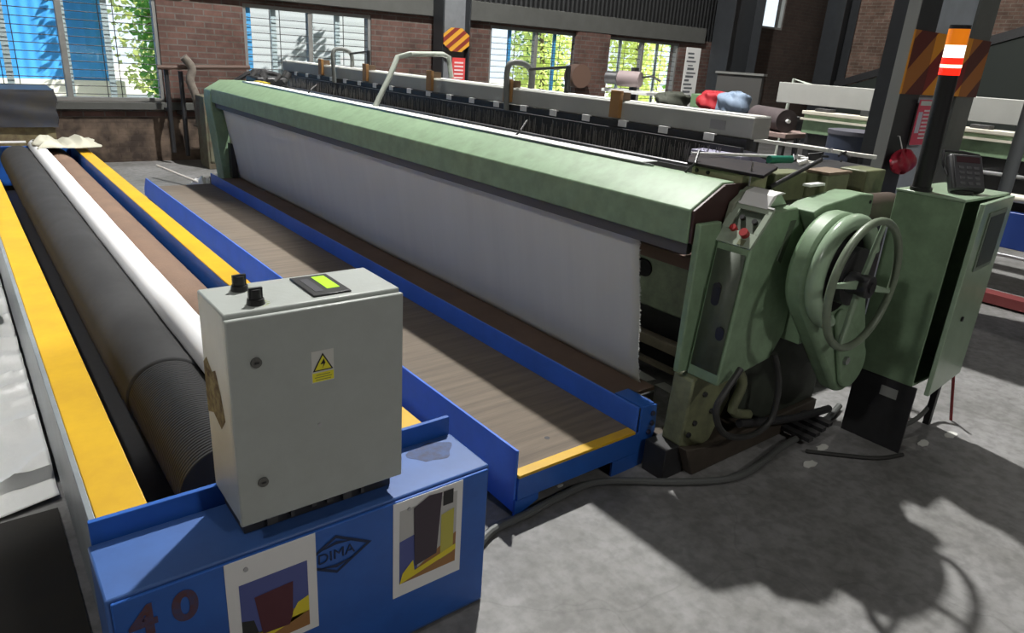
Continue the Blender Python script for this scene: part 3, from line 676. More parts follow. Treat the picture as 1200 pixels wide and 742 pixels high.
# white rear beam
finish('rear_beam', prism(bmn(), [(3.285, 1.372), (3.285, 1.478), (3.30, 1.485), (3.44, 1.485), (3.44, 1.372)], 1, 2.19, 8.78), BEAMGREY, lm, .006)
finish('beam_under_slot', box(bmn(), 3.262, 3.30, 2.2, 8.7, 1.322, 1.3705), BLACKM, lm)
finish('beam_cap', box(bmn(), 3.30, 3.44, 2.198, 8.77, 1.4855, 1.4885), mat('lit_white_cap', (.75, .75, .70), .5), lm)  # paler cap, lamp light on the beam top put into its colour
finish('name_plate', box(bmn(), 3.281, 3.2845, 2.36, 2.46, 1.40, 1.45), mat('faded_plate', (.25, .25, .25), .5), lm)
tab0 = None
for k in range(19):
    yy = 2.44 + (8.30 - 2.44) * k / 18
    if tab0 is None: tab0 = finish('white_clip', box(bmn(), 3.258, 3.282, 2.44 - .035, 2.44 + .035, 1.338, 1.378), WHITEP, lm, .002)
    else:
        c = tab0.copy(); C.objects.link(c); c.parent = lm; c.location = (0, yy - 2.44, 0)
wb0 = None
for yy in (3.17, 4.27, 5.36, 6.55, 7.6):
    if wb0 is None: wb0 = finish('wooden_block', box(bmn(), 3.255, 3.284, 3.13, 3.21, 1.385, 1.545), WOOD, lm, .002); wb1 = finish('block_backing', box(bmn(), 3.2845, 3.36, 3.14, 3.20, 1.489, 1.535), mat('dark_wood', (.10, .06, .03), .6), lm)
    else:
        for s in (wb0, wb1): c = s.copy(); C.objects.link(c); c.parent = lm; c.location = (0, yy - 3.17, 0)
# lifting handles
def handle(y, bar, n):
    bm = bmn(); tube(bm, [(3.24, y, 1.33), (3.23, y, 1.50), (3.23, y, 1.60), (3.26, y, 1.655), (3.36, y - .02, 1.655), (3.42, y - .04, 1.60), (3.42, y - .04, 1.45)], .021, 12, 4); finish('lifting_handle', bm, DPIPE, lm)
    if bar:
        bm = bmn(); tube(bm, [(3.40, y - .04, 1.62), (3.40, y - .46, 1.655)], .010, 8); tube(bm, [(3.40, y - .46, 1.665), (3.40, y - .46, 1.48)], .018, 10); finish('handle_rod', bm, BLACKM, lm)
handle(4.24, True, 1); handle(7.2, True, 2)
# big pale bent pipe
bm = bmn(); tube(bm, [(2.50, 4.88, 1.27), (2.64, 4.90, 1.50), (2.76, 5.0, 1.64), (2.84, 4.95, 1.668), (3.30, 5.22, 1.68), (3.36, 5.22, 1.66), (3.38, 5.2, 1.50)], .020, 12); finish('bent_guard_pipe', bm, GREYPIPE, lm)
# little rods standing on beam
for (yy, x) in ((6.1, 2.49), (3.17, 2.49), (1.95, 2.48)):
    finish('sensor_rod', tube(bmn(), [(x, yy, 1.278), (x + .02, yy - .03, 1.32), (x + .10, yy + .02, 1.365)], .006, 8), BLACKM, lm)
# near side frame and pod
finish('end_side_frame', prism(bmn(), [(2.62, .25), (2.62, .98), (2.74, 1.16), (3.36, 1.16), (3.36, .12), (2.9, .12)], 1, 1.60, 1.80), mat('grimy_dark_frame', (.05, .062, .045), .55, nz=.7, nscale=7, dark=(.018, .02, .015)), lm, .01)
pod = [(2.378, 1.052), (2.497, 1.197), (2.659, 1.202), (2.761, 1.068), (2.75, .646), (2.677, .531), (2.316, .48), (2.36, .60)]
podC = [(2.316, .48), (2.378, 1.052), (2.497, 1.197), (2.659, 1.202), (2.761, 1.068), (2.752, .64), (2.677, .531)]
finish('control_pod', prism(bmn(), podC, 1, 1.50, 1.66), GREEN, lm, .008)
# left flange of the pod
bm = bmn(); V = [(2.316, 1.655, .49), (2.372, 1.655, 1.052), (2.30, 1.70, 1.055), (2.245, 1.70, .50)]
prism(bm, [(1.661, .49), (1.661, 1.05), (1.665, 1.13), (1.692, 1.13), (1.692, .49)], 0, 2.262, 2.40)
finish('pod_flange', bm, GREEN, lm, .006)
# dark recess face & slots on pod left side
PODDARK = mat('mottled_dark_green', (.085, .105, .075), .55, nz=.5, nscale=12)
bm = bmn(); bm.faces.new([bm.verts.new(p) for p in ((2.3205 - .004, 1.512, .53), (2.371 - .004, 1.512, 1.03), (2.371 - .004, 1.645, 1.03), (2.3205 - .004, 1.645, .53))]); finish('pod_side_panel', bm, PODDARK, lm, solid=.002)
for (yy, z, hh) in ((1.60, .85, .06), (1.54, .70, .02)):
    x = 2.316 + (z - .48) * .108 - .010
    finish('pod_slot', prism(bmn(), hull2((yy, z - hh / 2), .019, (yy, z + hh / 2), .019, 16), 0, x - .004, x + .006), BLACKP, lm)
# sloped panel with buttons: frame around a recess
pn0 = Vector((2.378, 1.50, 1.052)); pdz = Vector((.119, 0, .145)); pdy = Vector((0, .175, 0)); pn = Vector((-.145, 0, .119)).normalized()
def PP(u, v, h=0): return pn0 + pdz * u + pdy * v + pn * h      # u up the slope, v away
bm = bmn()
def slab(bm, u0, u1, v0, v1, h0, h1):
    vs = [bm.verts.new(PP(u, v, h)) for h in (h0, h1) for v in (v0, v1) for u in (u0, u1)]
    for q in ((0, 2, 3, 1), (4, 5, 7, 6), (0, 1, 5, 4), (2, 6, 7, 3), (0, 4, 6, 2), (1, 3, 7, 5)): bm.faces.new([vs[i] for i in q])
slab(bm, 0, .34, 0, 1, .001, .012); slab(bm, .86, 1.0, 0, 1, .001, .012); slab(bm, .34, .86, 0, .14, .001, .012); slab(bm, .34, .86, .80, 1, .001, .012)
finish('button_panel', bm, mat('panel_grey_green', (.34, .40, .31), .4, nz=.3), lm, .001)
bm = bmn(); slab(bm, .345, .855, .145, .795, .001, .003); finish('panel_recess', bm, mat('recess_green', (.06, .08, .055), .5), lm)
bm = bmn(); slab(bm, .985, 1.02, 0, 1, .008, .016); finish('panel_trim', bm, WHITEP, lm)
for (u, v, r, m_, nm, h) in ((.66, .62, .011, BLACKP, 'black_button', .012), (.62, .27, .011, BLACKP, 'black_button', .012), (.36, .66, .014, mat('red_button', (.30, .02, .02), .4), 'red_button', .02), (.28, .30, .018, MC['red_button'], 'mushroom_button', .03)):
    bm = bmn(); cyl(bm, PP(u, v, .0125 if u < .34 else .0035), PP(u, v, h + .006), r, 18); finish(nm, bm, m_, lm)
bm = bmn(); slab(bm, .03, .16, .2, .36, .0125, .016); finish('button_tag', bm, OLIVE, lm)
finish('pod_recessed_slot', prism(bmn(), [(2.575, .99), (2.62, 1.15), (2.655, 1.15), (2.60, .975)], 1, 1.495, 1.4995), mat('slot_dark', (.09, .12, .08), .6), lm)
finish('top_cover', prism(bmn(), [(2.50, 1.1985), (2.53, 1.245), (2.60, 1.25), (2.655, 1.205)], 1, 1.55, 1.70), LGREEN, lm, .004)
finish('white_wedge', prism(bmn(), [(2.48, 1.2005), (2.515, 1.25), (2.57, 1.262), (2.60, 1.256), (2.56, 1.2505), (2.54, 1.2505), (2.50, 1.2005)], 1, 1.53, 1.66), WHITEP, lm, .002)
# gusset wall between pod and beam end
finish('inner_bracket', prism(bmn(), [(2.42, 1.0), (2.46, 1.20), (2.56, 1.262), (2.66, 1.25), (2.66, 1.0)], 1, 1.665, 1.692), mat('dusty_grey_green', (.26, .29, .21), .5, nz=.5, nscale=14), lm, .004)
finish('bracket_rod', tube(bmn(), [(2.56, 1.68, 1.26), (2.56, 1.68, 1.36)], .004, 6), STEEL, lm)
# arm guard on top of the belt housing
finish('arm_guard', prism(bmn(), [(2.765, 1.08), (2.668, 1.192), (2.74, 1.215), (3.02, 1.245), (3.14, 1.235), (3.15, 1.15), (3.02, .80), (2.95, .6), (2.77, .6)], 1, 1.435, 1.56), GREEN, lm, .006)
finish('arm_slot', cyl(bmn(), (3.115, 1.431, 1.205), (3.115, 1.4345, 1.205), .008, 12), BLACKP, lm)
finish('arm_edge_strip', box(bmn(), 2.83, 2.95, 1.565, 1.60, 1.262, 1.272), WHITEP, lm)
# belt housing
HX, HZ = 2.775, .962
outer = hull2((HX, HZ), .238, (3.10, .475), .145, 48)
finish('belt_housing', prism(bmn(), outer, 1, 1.345, 1.432), GREEN, lm, .02)
bm = bmn()
# raised rounded rim, open to the right
ringp = [Vector((HX + .245 * math.cos(a), 1.325, HZ + .245 * math.sin(a))) for a in [math.radians(-120 + k * 5) * -1 for k in range(0, 0)]] or [Vector((HX + .208 * math.cos(math.radians(a)), 1.318, HZ + .208 * math.sin(math.radians(a)))) for a in range(20, 262, 6)]
tube(bm, ringp, .034, 16); finish('housing_rim', bm, LGREEN, lm)
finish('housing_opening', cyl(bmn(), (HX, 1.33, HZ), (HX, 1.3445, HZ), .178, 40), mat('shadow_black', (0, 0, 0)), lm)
bm = bmn(); cyl(bm, (HX + .02, 1.27, HZ - .01), (HX + .02, 1.3295, HZ - .01), .12, 32); finish('pulley', bm, BLACKM, lm)
bm = bmn(); prism(bm, hull2((2.88, .74), .04, (3.10, .47), .11, 30), 1, 1.325, 1.3445); finish('lower_boss', bm, GREEN, lm, .008)
finish('housing_bolt', cyl(bmn(), (3.0, 1.31, .52), (3.0, 1.3245, .52), .02, 6), STEEL, lm)
# handwheel
WX, WY, WZ, WR = 2.72, 1.20, .947, .256
hw = finish('handwheel_rim', tube(bmn(), [(WX + WR * math.cos(2 * math.pi * k / 72), WY, WZ + WR * math.sin(2 * math.pi * k / 72)) for k in range(72)], .0155, 14, closed=True), mat('worn_wheel_green', (.20, .25, .17), .4, nz=.5, nscale=15, dark=(.10, .12, .09)), lm)
for a in (78, -14, 172, 252):
    a = math.radians(a); d = Vector((math.cos(a), 0, math.sin(a))); n_ = Vector((-math.sin(a), 0, math.cos(a)))
    bm = bmn(); c = Vector((WX, WY + .012, WZ)); p0 = c + d * .04; p1 = c + d * (WR - .008) - Vector((0, .01, 0))
    vs = []
    for p, w2 in ((p0, .018), (p1, .009)):
        for s in (-1, 1):
            for q in (-.008, .008): vs.append(bm.verts.new(p + n_ * w2 * s + Vector((0, q, 0))))
    for q in ((0, 1, 3, 2), (4, 6, 7, 5), (0, 2, 6, 4), (1, 5, 7, 3), (0, 4, 5, 1), (2, 3, 7, 6)): bm.faces.new([vs[i] for i in q])
    finish('handwheel_spoke', bm, LGREEN, lm, .004)
bm = bmn(); cyl(bm, (WX, WY - .03, WZ), (WX, WY + .06, WZ), .045, 24); finish('handwheel_hub', bm, MC['dark_machine_steel'], lm, .004)
finish('handwheel_cap', cyl(bmn(), (WX, WY - .037, WZ), (WX, WY - .0305, WZ), .022, 20), BLACKP, lm)
finish('handwheel_shaft', cyl(bmn(), (WX, WY + .06, WZ), (WX, 1.27, WZ), .025, 16), STEEL, lm)
# foot pillar and base
bm = bmn(); prism(bm, [(2.29, .15), (2.31, .46), (2.40, .52), (2.60, .50), (2.60, .30), (2.50, .12), (2.42, .10)], 1, 1.61, 1.72); finish('foot_pillar', bm, OLIVE, lm, .01)
finish('base_foot', prism(bmn(), [(2.36, 0), (2.29, .15), (2.45, .12), (2.80, .12), (3.36, .12), (3.36, 0)], 1, 1.575, 1.80), mat('oily_brown_base', (.075, .06, .045), .6, nz=.6), lm, .006)
for x, z in ((2.36, .25), (2.47, .28), (2.33, .2), (2.40, .38)):
    finish('foot_bolt', cyl(bmn(), (x, 1.598, z), (x, 1.6095, z), .012, 6), BLACKM, lm)
finish('foot_box', box(bmn(), 2.21, 2.345, 1.62, 1.74, .0, .15), BLACKM, lm, .004)
bm = bmn(); tube(bm, [(2.62, 1.55, .2), (3.05, 1.52, .12), (3.35, 1.50, .1)], .02, 10, 3); finish('oil_pipe', bm, BLACKM, lm)
bm = bmn()
for k in range(4): box(bm, 3.05 + k * .055, 3.09 + k * .055, 1.42, 1.58, .03 + k * .012, .05 + k * .012)
finish('pedal_grate', bm, BLACKM, lm)
finish('pipe_elbow', tube(bmn(), [(2.55, 1.58, .50), (2.60, 1.56, .40), (2.56, 1.56, .28), (2.70, 1.56, .22)], .022, 12, 4), OLIVE, lm)
# head machinery on top
finish('head_casting', box(bmn(), 2.70, 3.36, 1.56, 2.10, .98, 1.10), DGREEN, lm, .01)
finish('head_block', box(bmn(), 2.86, 3.12, 1.75, 1.86, 1.102, 1.285), OLIVE, lm, .008)
finish('head_block', box(bmn(), 3.14, 3.34, 1.66, 1.78, 1.102, 1.282), OLIVE, lm, .008)
finish('block_lid', box(bmn(), 3.135, 3.345, 1.655, 1.785, 1.2825, 1.293), mat('brown_lid', (.22, .16, .11), .6), lm)
finish('head_block', box(bmn(), 3.50, 3.70, 1.66, 1.80, 1.16, 1.285), OLIVE, lm, .008)
finish('head_block', box(bmn(), 2.535, 2.72, 1.70, 1.96, 1.10, 1.307), mat('oily_cream', (.42, .42, .24), .5, nz=.6, nscale=9), lm, .006)
for yy in (1.87, 1.93): finish('block_hole', cyl(bmn(), (2.528, yy, 1.288), (2.5345, yy, 1.288), .008, 12), BLACKP, lm)
finish('tray', prism(bmn(), [(2.51, 1.97), (2.515, 1.59), (2.83, 1.73), (2.88, 1.78), (2.82, 2.11), (2.70, 2.11)], 2, 1.308, 1.322), mat('black_tray', (.014, .014, .018), .7, nz=.5, nscale=12, dark=(.05, .035, .03), spec=.15), lm, .003)
finish('white_tray_rod', tube(bmn(), [(2.67, 2.08, 1.336), (2.87, 1.99, 1.336), (3.12, 1.93, 1.33)], .007, 8), WHITEP, lm)
finish('tray_post', box(bmn(), 2.81, 2.84, 1.78, 1.81, 1.10, 1.307), BLACKM, lm)
finish('violet_cover', prism(bmn(), [(3.12, 2.12), (3.10, 2.42), (3.30, 2.45), (3.42, 2.30), (3.36, 2.12)], 2, 1.24, 1.30), mat('violet_grey_sheet', (.30, .29, .40), .5), lm, .004)
finish('shaft_cover', cyl(bmn(), (3.28, 1.58, 1.13), (3.62, 1.58, 1.12), .07, 20), mat('brown_housing', (.09, .065, .05), .5, nz=.5), lm)
for k in range(14):
    a = Vector((3.15 + rnd.random() * .75, 1.86 + rnd.random() * .22, 1.28 + rnd.random() * .04)); b = a + Vector((rnd.uniform(-.08, .12), rnd.uniform(-.06, .06), rnd.uniform(-.01, .03)))
    finish('feeler_arm' if k % 3 else 'white_fitting', cyl(bmn(), a, b, .006 + .006 * (k % 3 == 0), 8), (BLACKM if k % 3 else WHITEP), lm)
finish('green_hose_coupling', cyl(bmn(), (3.02, 1.90, 1.322), (3.16, 1.87, 1.322), .018, 12), mat('sea_green_plastic', (.02, .18, .12), .4), lm)
finish('feeler_rack', box(bmn(), 3.12, 3.95, 1.84, 2.10, 1.22, 1.262), BLACKM, lm, .004)
finish('motor_casting', cyl(bmn(), (3.40, 1.70, .5), (3.40, 1.70, 1.10), .16, 24), mat('dark_casting', (.03, .028, .025), .5), lm)
bm = bmn()
for i in range(16):
    x = 3.0 + rnd.random() * .55; y = 1.78 + rnd.random() * .35; z = 1.16 + rnd.random() * .08; s = rnd.uniform(.012, .035)
    if i % 2: cyl(bm, (x, y, z), (x + s * 2, y + s, z + s * .5), s * .5, 10)
    else: box(bm, x, x + s * 2, y, y + s, z, z + s)
finish('linkage', bm, mat('worn_linkage', (.16, .15, .13), .4, .6), lm, .002)
finish('drive_lever', tube(bmn(), [(2.68, 1.66, 1.252), (3.12, 1.70, 1.345)], .010, 10), BLACKM, lm)
finish('rear_white_rail', box(bmn(), 4.08, 4.12, 1.92, 2.70, 1.285, 1.305), mat('bright_white_paint', (.85, .85, .80), .5), lm)
finish('rear_rail_post', box(bmn(), 4.07, 4.13, 2.0, 2.06, 0, 1.284), BLACKM, lm)
finish('rear_rail_post', box(bmn(), 4.32, 4.38, 2.55, 2.61, 0, 1.2), BLACKM, lm)
finish('warp_beam', cyl(bmn(), (3.95, 2.3, .62), (3.95, 8.3, .62), .34, 48), mat('wound_grey_yarn', (.30, .30, .29), .9), lm)
finish('warp_beam_stand', box(bmn(), 3.66, 4.05, 2.15, 2.28, 0, .9), DGREEN, lm, .01)
finish('warp_beam_stand', box(bmn(), 3.66, 4.2, 8.32, 8.45, 0, .9), DGREEN, lm, .01)
# far end of the machine
finish('far_side_frame', prism(bmn(), [(2.33, .10), (2.24, 1.04), (2.246, 1.16), (2.42, 1.262), (2.85, 1.262), (2.85, .10)], 1, 8.11, 8.36), GREEN, lm, .01)
finish('far_end_bar', box(bmn(), 2.38, 2.44, 8.0, 8.09, .25, .62), BLACKM, lm)
finish('far_drive_box', box(bmn(), 2.62, 2.95, 7.75, 8.1, 1.17, 1.33), BLACKM, lm, .02)
finish('far_bracket', tube(bmn(), [(2.75, 8.95, 1.20), (3.0, 8.9, 1.34), (3.3, 8.9, 1.30)], .03, 10, 3), BLACKM, lm)
bm = bmn(); rnd = random.Random(4)
for k in range(12): x = 2.6 + rnd.random() * .5; y = 7.4 + rnd.random() * .9; z = 1.27 + rnd.random() * .08; cyl(bm, (x, y, z), (x + .03, y, z + rnd.uniform(.02, .06)), rnd.uniform(.02, .05), 12); finish('far_linkage', bm, mat('far_linkage', (.10, .10, .10), .4, .3), lm); bm = bmn()
bm.free()
finish('yellow_mark', box(bmn(), 2.56, 2.62, 7.35, 7.65, 1.262, 1.30), mat('yellow_tag', (.6, .45, .03), .5), lm)

# woven fabric
fb = thing('hanging_fabric', (2.46, 5.2, .2), 'wide sheet of pale grey woven cloth hanging from the green beam', 'fabric')
rnd = random.Random(21)
def fab(u, v):   # u along length, v downwards
    y = 2.035 + (8.05 - 2.035) * u; z = 1.03 - (.784) * v
    x = 2.335 + .006 * math.sin(y * 2.3) * v + .135 * v
    if u < .02: y += .004 * math.sin(v * 9) + .0015 * math.sin(v * 47) - (.06 * (v - .8) if v > .8 else 0)
    return (x, y, z)
FAB = mat('woven_white_polypropylene', (.66, .67, .61), .65, nz=.35, nscale=1.4, dark=(.54, .55, .50), bump=.02, bscale=240, stretch=(1, 5, .35))
finish('cloth_sheet', grid(bmn(), 90, 24, fab), FAB, fb, solid=.002)
bm = bmn()
for k in range(150):
    v = k / 150; p = Vector(fab(0, v)); l = rnd.uniform(.002, .009)
    z = p.z + rnd.uniform(-.002, .002)
    q = [p + Vector((0, .002, 0)), p + Vector((rnd.uniform(-.004, .004), -l, rnd.uniform(-.01, .006)))]
    tube(bm, q, .0013, 4)
fr_ = finish('frayed_edge', bm, mat('fray_white', (.75, .75, .72), .8), fb); fr_['kind'] = 'stuff'
ws = finish('woven_web', box(bmn(), 2.442, 2.55, 2.17, 7.6, 1.2885, 1.292), mat('bright_white_web', (.86, .87, .86), .7), None); tag(ws, 'bright white strip of cloth running over the back edge of green beam', 'fabric')

# ================================================================== CONTROL CABINET
cb = thing('control_cabinet', (3.65, 1.31, 0), 'tall green control cabinet with its door slightly open beside the handwheel', 'cabinet')
CX0, CX1, CY0, CY1, CZ0, CZ1 = 3.40, 3.90, 1.168, 1.458, .352, 1.232
bm = bmn(); th = .012
box(bm, CX0, CX0 + th, CY0, CY1, CZ0, CZ1); box(bm, CX1 - th, CX1, CY0, CY1, CZ0, CZ1); box(bm, CX0 + th, CX1 - th, CY1 - th, CY1, CZ0, CZ1); box(bm, CX0 + th, CX1 - th, CY0, CY1 - th, CZ0, CZ0 + th)
finish('cabinet_body', bm, GREEN, cb, .003)
finish('top_plate', box(bmn(), CX0 - .004, CX1 + .004, CY0 - .004, CY1 + .004, CZ1 + .0005, CZ1 + .013), LGREEN, cb, .003)
finish('mounting_plate', box(bmn(), CX0 + .03, CX1 - .03, CY1 - .05, CY1 - .04, CZ0 + .05, CZ1 - .05), BLACKM, cb)
bm = bmn()
for k in range(10): box(bm, CX0 + .05 + (k % 2) * .15, CX0 + .15 + (k % 2) * .15, CY1 - .12, CY1 - .052, .45 + (k // 2) * .14, .55 + (k // 2) * .14)
finish('electrical_modules', bm, BLACKP, cb, .003)
# door hinged at the right, ajar
hx, hy = CX1, CY0 - .006; ang = math.radians(5); dd = Vector((-math.cos(ang), -math.sin(ang), 0)); dn = Vector((math.sin(ang) * -1, -math.cos(ang) * 1, 0)); dn = Vector((math.sin(ang), -math.cos(ang), 0))
def DP(s, h, z): return Vector((hx, hy, 0)) + dd * s + dn * h + Vector((0, 0, z))
def dslab(bm, s0, s1, h0, h1, z0, z1):
    vs = [bm.verts.new(DP(s, h, z)) for z in (z0, z1) for h in (h0, h1) for s in (s0, s1)]
    for q in ((0, 2, 3, 1), (4, 5, 7, 6), (0, 1, 5, 4), (2, 6, 7, 3), (0, 4, 6, 2), (1, 3, 7, 5)): bm.faces.new([vs[i] for i in q])
    return bm
dr = finish('cabinet_door', dslab(bmn(), .0, .47, .0, .022, CZ0 - .03, CZ1 + .004), LGREEN, cb, .004)
finish('viewing_window_frame', dslab(bmn(), .10, .37, .0225, .028, .92, 1.19), mat('window_rim', (.20, .25, .19), .5), dr, .002)
finish('viewing_window', dslab(bmn(), .12, .35, .0285, .030, .94, 1.17), mat('smoked_pane', (.07, .09, .075), .5, nz=.5), dr)
finish('door_lock', cyl(bmn(), DP(.30, .0225, .68), DP(.30, .030, .68), .012, 16), BLACKM, dr)
for x in (3.86,):
    finish('leg', box(bmn(), x, x + .03, CY0 + .03, CY0 + .06, 0, CZ0 - .001), BLACKM, cb)
finish('leg', box(bmn(), 3.86, 3.89, CY1 - .06, CY1 - .03, 0, CZ0 - .001), BLACKM, cb)
finish('side_stand_panel', box(bmn(), 3.402, 3.414, 1.145, 1.44, .0, CZ0 - .001), BLACKM, cb, .002)
finish('stand_return', box(bmn(), 3.4145, 3.50, 1.30, 1.312, .08, CZ0 - .001), BLACKM, cb)
finish('panel_label', box(bmn(), 3.3985, 3.4015, 1.22, 1.30, .26, .31), mat('grey_label', (.30, .31, .29), .5), cb)
rd = thing('red_rod', (4.0, 1.19, 0), 'thin dark red rod standing on the floor under the cabinet door', 'rod')
finish('rod', tube(bmn(), [(4.04, 1.155, .0), (3.99, 1.20, .31)], .008, 8), mat('dark_red', (.20, .015, .015), .5), rd)
# display terminal on cabinet
dt_ = thing('operator_terminal', (3.56, 1.24, 1.245), 'black handheld operator terminal propped on top of the green cabinet', 'terminal')
tc0 = Vector((3.50, 1.262, 1.268)); tx = Vector((.135, -.085, -.004)); tz = Vector((.060, .075, .150)); tn = tx.cross(tz).normalized()
def tslab(bm, a0, a1, b0, b1, h0, h1):
    vs = [bm.verts.new(tc0 + tx * a + tz * b + tn * h) for h in (h0, h1) for b in (b0, b1) for a in (a0, a1)]
    for q in ((0, 2, 3, 1), (4, 5, 7, 6), (0, 1, 5, 4), (2, 6, 7, 3), (0, 4, 6, 2), (1, 3, 7, 5)): bm.faces.new([vs[i] for i in q])
    return bm
finish('terminal_body', tslab(bmn(), 0, 1, 0, 1, -.045, 0), mat('charcoal_plastic', (.03, .03, .032), .45), dt_, .012)
finish('terminal_bezel', tslab(bmn(), .07, .93, .07, .95, .0005, .004), mat('dark_bezel', (.05, .05, .055), .4), dt_, .002)
finish('terminal_screen', tslab(bmn(), .14, .86, .74, .90, .0045, .006), mat('dim_maroon_screen', (.06, .03, .035), .25), dt_)
key0 = 0
for r_ in range(4):
    for c_ in range(3):
        finish('key', tslab(bmn(), .20 + c_ * .23, .34 + c_ * .23, .14 + r_ * .14, .21 + r_ * .14, .0045, .008), mat('key_grey', (.09, .09, .095), .4), dt_, .001)
finish('terminal_foot', cyl(bmn(), (3.58, 1.26, 1.2462), (3.58, 1.26, 1.262), .05, 20), BLACKP, dt_)
finish('terminal_handle', tube(bmn(), [tc0 + tx * .0 + tz * .45 - tn * .03, tc0 + tx * -.12 + tz * .8 - tn * .03, tc0 + tx * -.06 + tz * 1.12 - tn * .03, tc0 + tx * .5 + tz * 1.12 - tn * .03, tc0 + tx * 1.04 + tz * 1.06 - tn * .03], .007, 8), BLACKP, dt_)
# tower light
tw = thing('signal_tower', (3.43, 1.385, 1.245), 'black signal tower with lit red and white lamps standing on the green cabinet', 'signal light')
tx_, ty_ = 3.445, 1.375
finish('tower_base', cyl(bmn(), (tx_, ty_, 1.2462), (tx_, ty_, 1.262), .046, 24), BLACKP, tw)
finish('tower_pole', cyl(bmn(), (tx_, ty_, 1.262), (tx_, ty_, 1.742), .038, 28), BLACKP, tw)
finish('red_lamp', cyl(bmn(), (tx_, ty_, 1.7425), (tx_, ty_, 1.812), .0405, 28), mat('lit_red_lens', (.8, .02, .01), .3, emit=(1, .02, .008), es=1.5), tw)
finish('red_lamp_bulb', cyl(bmn(), (tx_, ty_ , 1.772), (tx_, ty_, 1.785), .0412, 28), mat('lit_bulb', (1, .8, .6), .3, emit=(1, .55, .35), es=3), tw)
finish('white_lamp', cyl(bmn(), (tx_, ty_, 1.8125), (tx_, ty_, 1.862), .0395, 28), mat('lit_white_lens', (.9, .9, .8), .3, emit=(1, .93, .80), es=1.6), tw)
finish('amber_lamp', cyl(bmn(), (tx_, ty_, 1.8625), (tx_, ty_, 1.925), .0405, 28), mat('amber_lens', (.80, .22, .01), .3, emit=(1, .25, .01), es=.45), tw)
finish('tower_cap', cyl(bmn(), (tx_, ty_, 1.9255), (tx_, ty_, 1.94), .0405, 28), BLACKP, tw)

tw.rotation_euler = (0, math.radians(-3.0), 0)
# cables
bm = bmn(); tube(bm, [(1.20, 1.64, .018), (1.36, 1.725, .018), (1.54, 1.735, .018), (1.71, 1.752, .018), (1.95, 1.742, .018), (2.257, 1.544, .02), (2.482, 1.442, .02), (2.70, 1.45, .02), (2.922, 1.48, .02), (3.30, 1.50, .02), (3.6, 1.56, .02)], .017, 10, 6)
tag(finish('floor_hose', bm, CABLE), 'grey hose snaking along the floor from the blue cabinet to green cabinet', 'hose')
bm = bmn(); tube(bm, [(2.40, 1.46, .56), (2.30, 1.45, .48), (2.262, 1.45, .42), (2.30, 1.45, .33), (2.38, 1.45, .26), (2.50, 1.45, .215), (2.62, 1.45, .205), (2.71, 1.45, .25), (2.735, 1.46, .36), (2.72, 1.47, .46), (2.68, 1.485, .56)], .014, 10, 6)
tag(finish('hanging_cable', bm, mat('black_cable', (.03, .03, .028), .5)), 'thick black cable hanging in a loop below the green control pod', 'cable')
bm = bmn(); tube(bm, [(3.42, 1.30, .02), (3.7, 1.22, .06), (3.95, 1.24, .12), (4.03, 1.28, .30)], .012, 8, 6)
tag(finish('cabinet_cable', bm, CABLE), 'dark cable looping from the floor to the cabinet at its right leg', 'cable')
bm = bmn(); tube(bm, [(3.0, 1.40, .012), (3.12, 1.28, .012), (3.25, 1.17, .012), (3.39, 1.12, .012)], .010, 8, 6)
tag(finish('thin_cable', bm, mat('black_cable', (.03, .03, .028))), 'thin black cable on the floor left of the black stand panel', 'cable')
# little debris
rnd = random.Random(31)
for (x, y, s, lab) in ((2.924, 1.33, .05, 'white fluff on the floor just right of the machine foot'), (3.124, 1.38, .045, 'white fluff on the floor left of the black panel'),
                 (3.62, 1.12, .045, 'white scrap on the floor under the cabinet, nearest the black panel'), (3.85, 1.08, .05, 'white scrap on the floor beside the red rod'), (1.80, 1.83, .018, 'tiny white scrap on the floor under the yellow lip')):
    bm = bmn(); poly = [(x + s * math.cos(t) * rnd.uniform(.7, 1.2), y + s * .5 * math.sin(t) * rnd.uniform(.7, 1.2)) for t in [k * math.pi / 6 for k in range(12)]]
    prism(bm, poly, 2, .0008, .004); tag(finish('lint_scrap', bm, mat('white_lint', (.60, .60, .56), .9)), lab, 'scrap')
for (x, y, lab) in ((2.96, 2.42, 'white paper scrap on the floor inside the machine, farther one'), (2.96, 2.22, 'white paper scrap on the floor inside the machine, nearer one')):
    bm = bmn(); prism(bm, [(x - .04, y - .07), (x + .03, y - .08), (x + .045, y + .07), (x - .03, y + .08)], 2, .0008, .003); tag(finish('paper_scrap', bm, mat('scrap_grey', (.55, .55, .52), .8)), lab, 'scrap')

# ================================================================== LEFT SIDE THINGS
# plastic sheet on the floor at left
rnd = random.Random(77); W = [(rnd.uniform(3, 26), rnd.uniform(3, 26), rnd.uniform(0, 6.28)) for _ in range(9)]
def sheet(u, v):
    x = -1.6 + 1.70 * u; y = 2.78 + 5.4 * v
    h = sum(math.sin(a * x + b * y * .8 + c + 1.3 * math.sin(y * 3 + x * 2)) for a, b, c in W) / 9
    h2 = 1 - abs(math.sin(y * 13 + 2.5 * math.sin(x * 4 + y * 1.3) + math.sin(y * 5))) ** .6
    z = .03 + .035 * abs(h) + .030 * h2 + .05 * max(0, (u - .8)) * 3
    if v < .03: z *= .3
    return (x, y + .03 * math.sin(x * 7), z)
o = finish('plastic_sheet', grid(bmn(), 110, 260, sheet), mat('silvery_plastic_sheet', (.85, .86, .84), .35, nz=.2, nscale=3, dark=(.6, .6, .58), bump=.9, bscale=7), None, solid=.001); tag(o, 'crumpled silvery white plastic sheet on the floor left of the yellow rail', 'plastic sheet')
o = rag('black_bag', -.45, .03, 4.55, 5.1, .13, .14, mat('black_film', (.012, .012, .013), .35), 'small black plastic bag lying on the silvery sheet at the left edge', 'bag', 9)
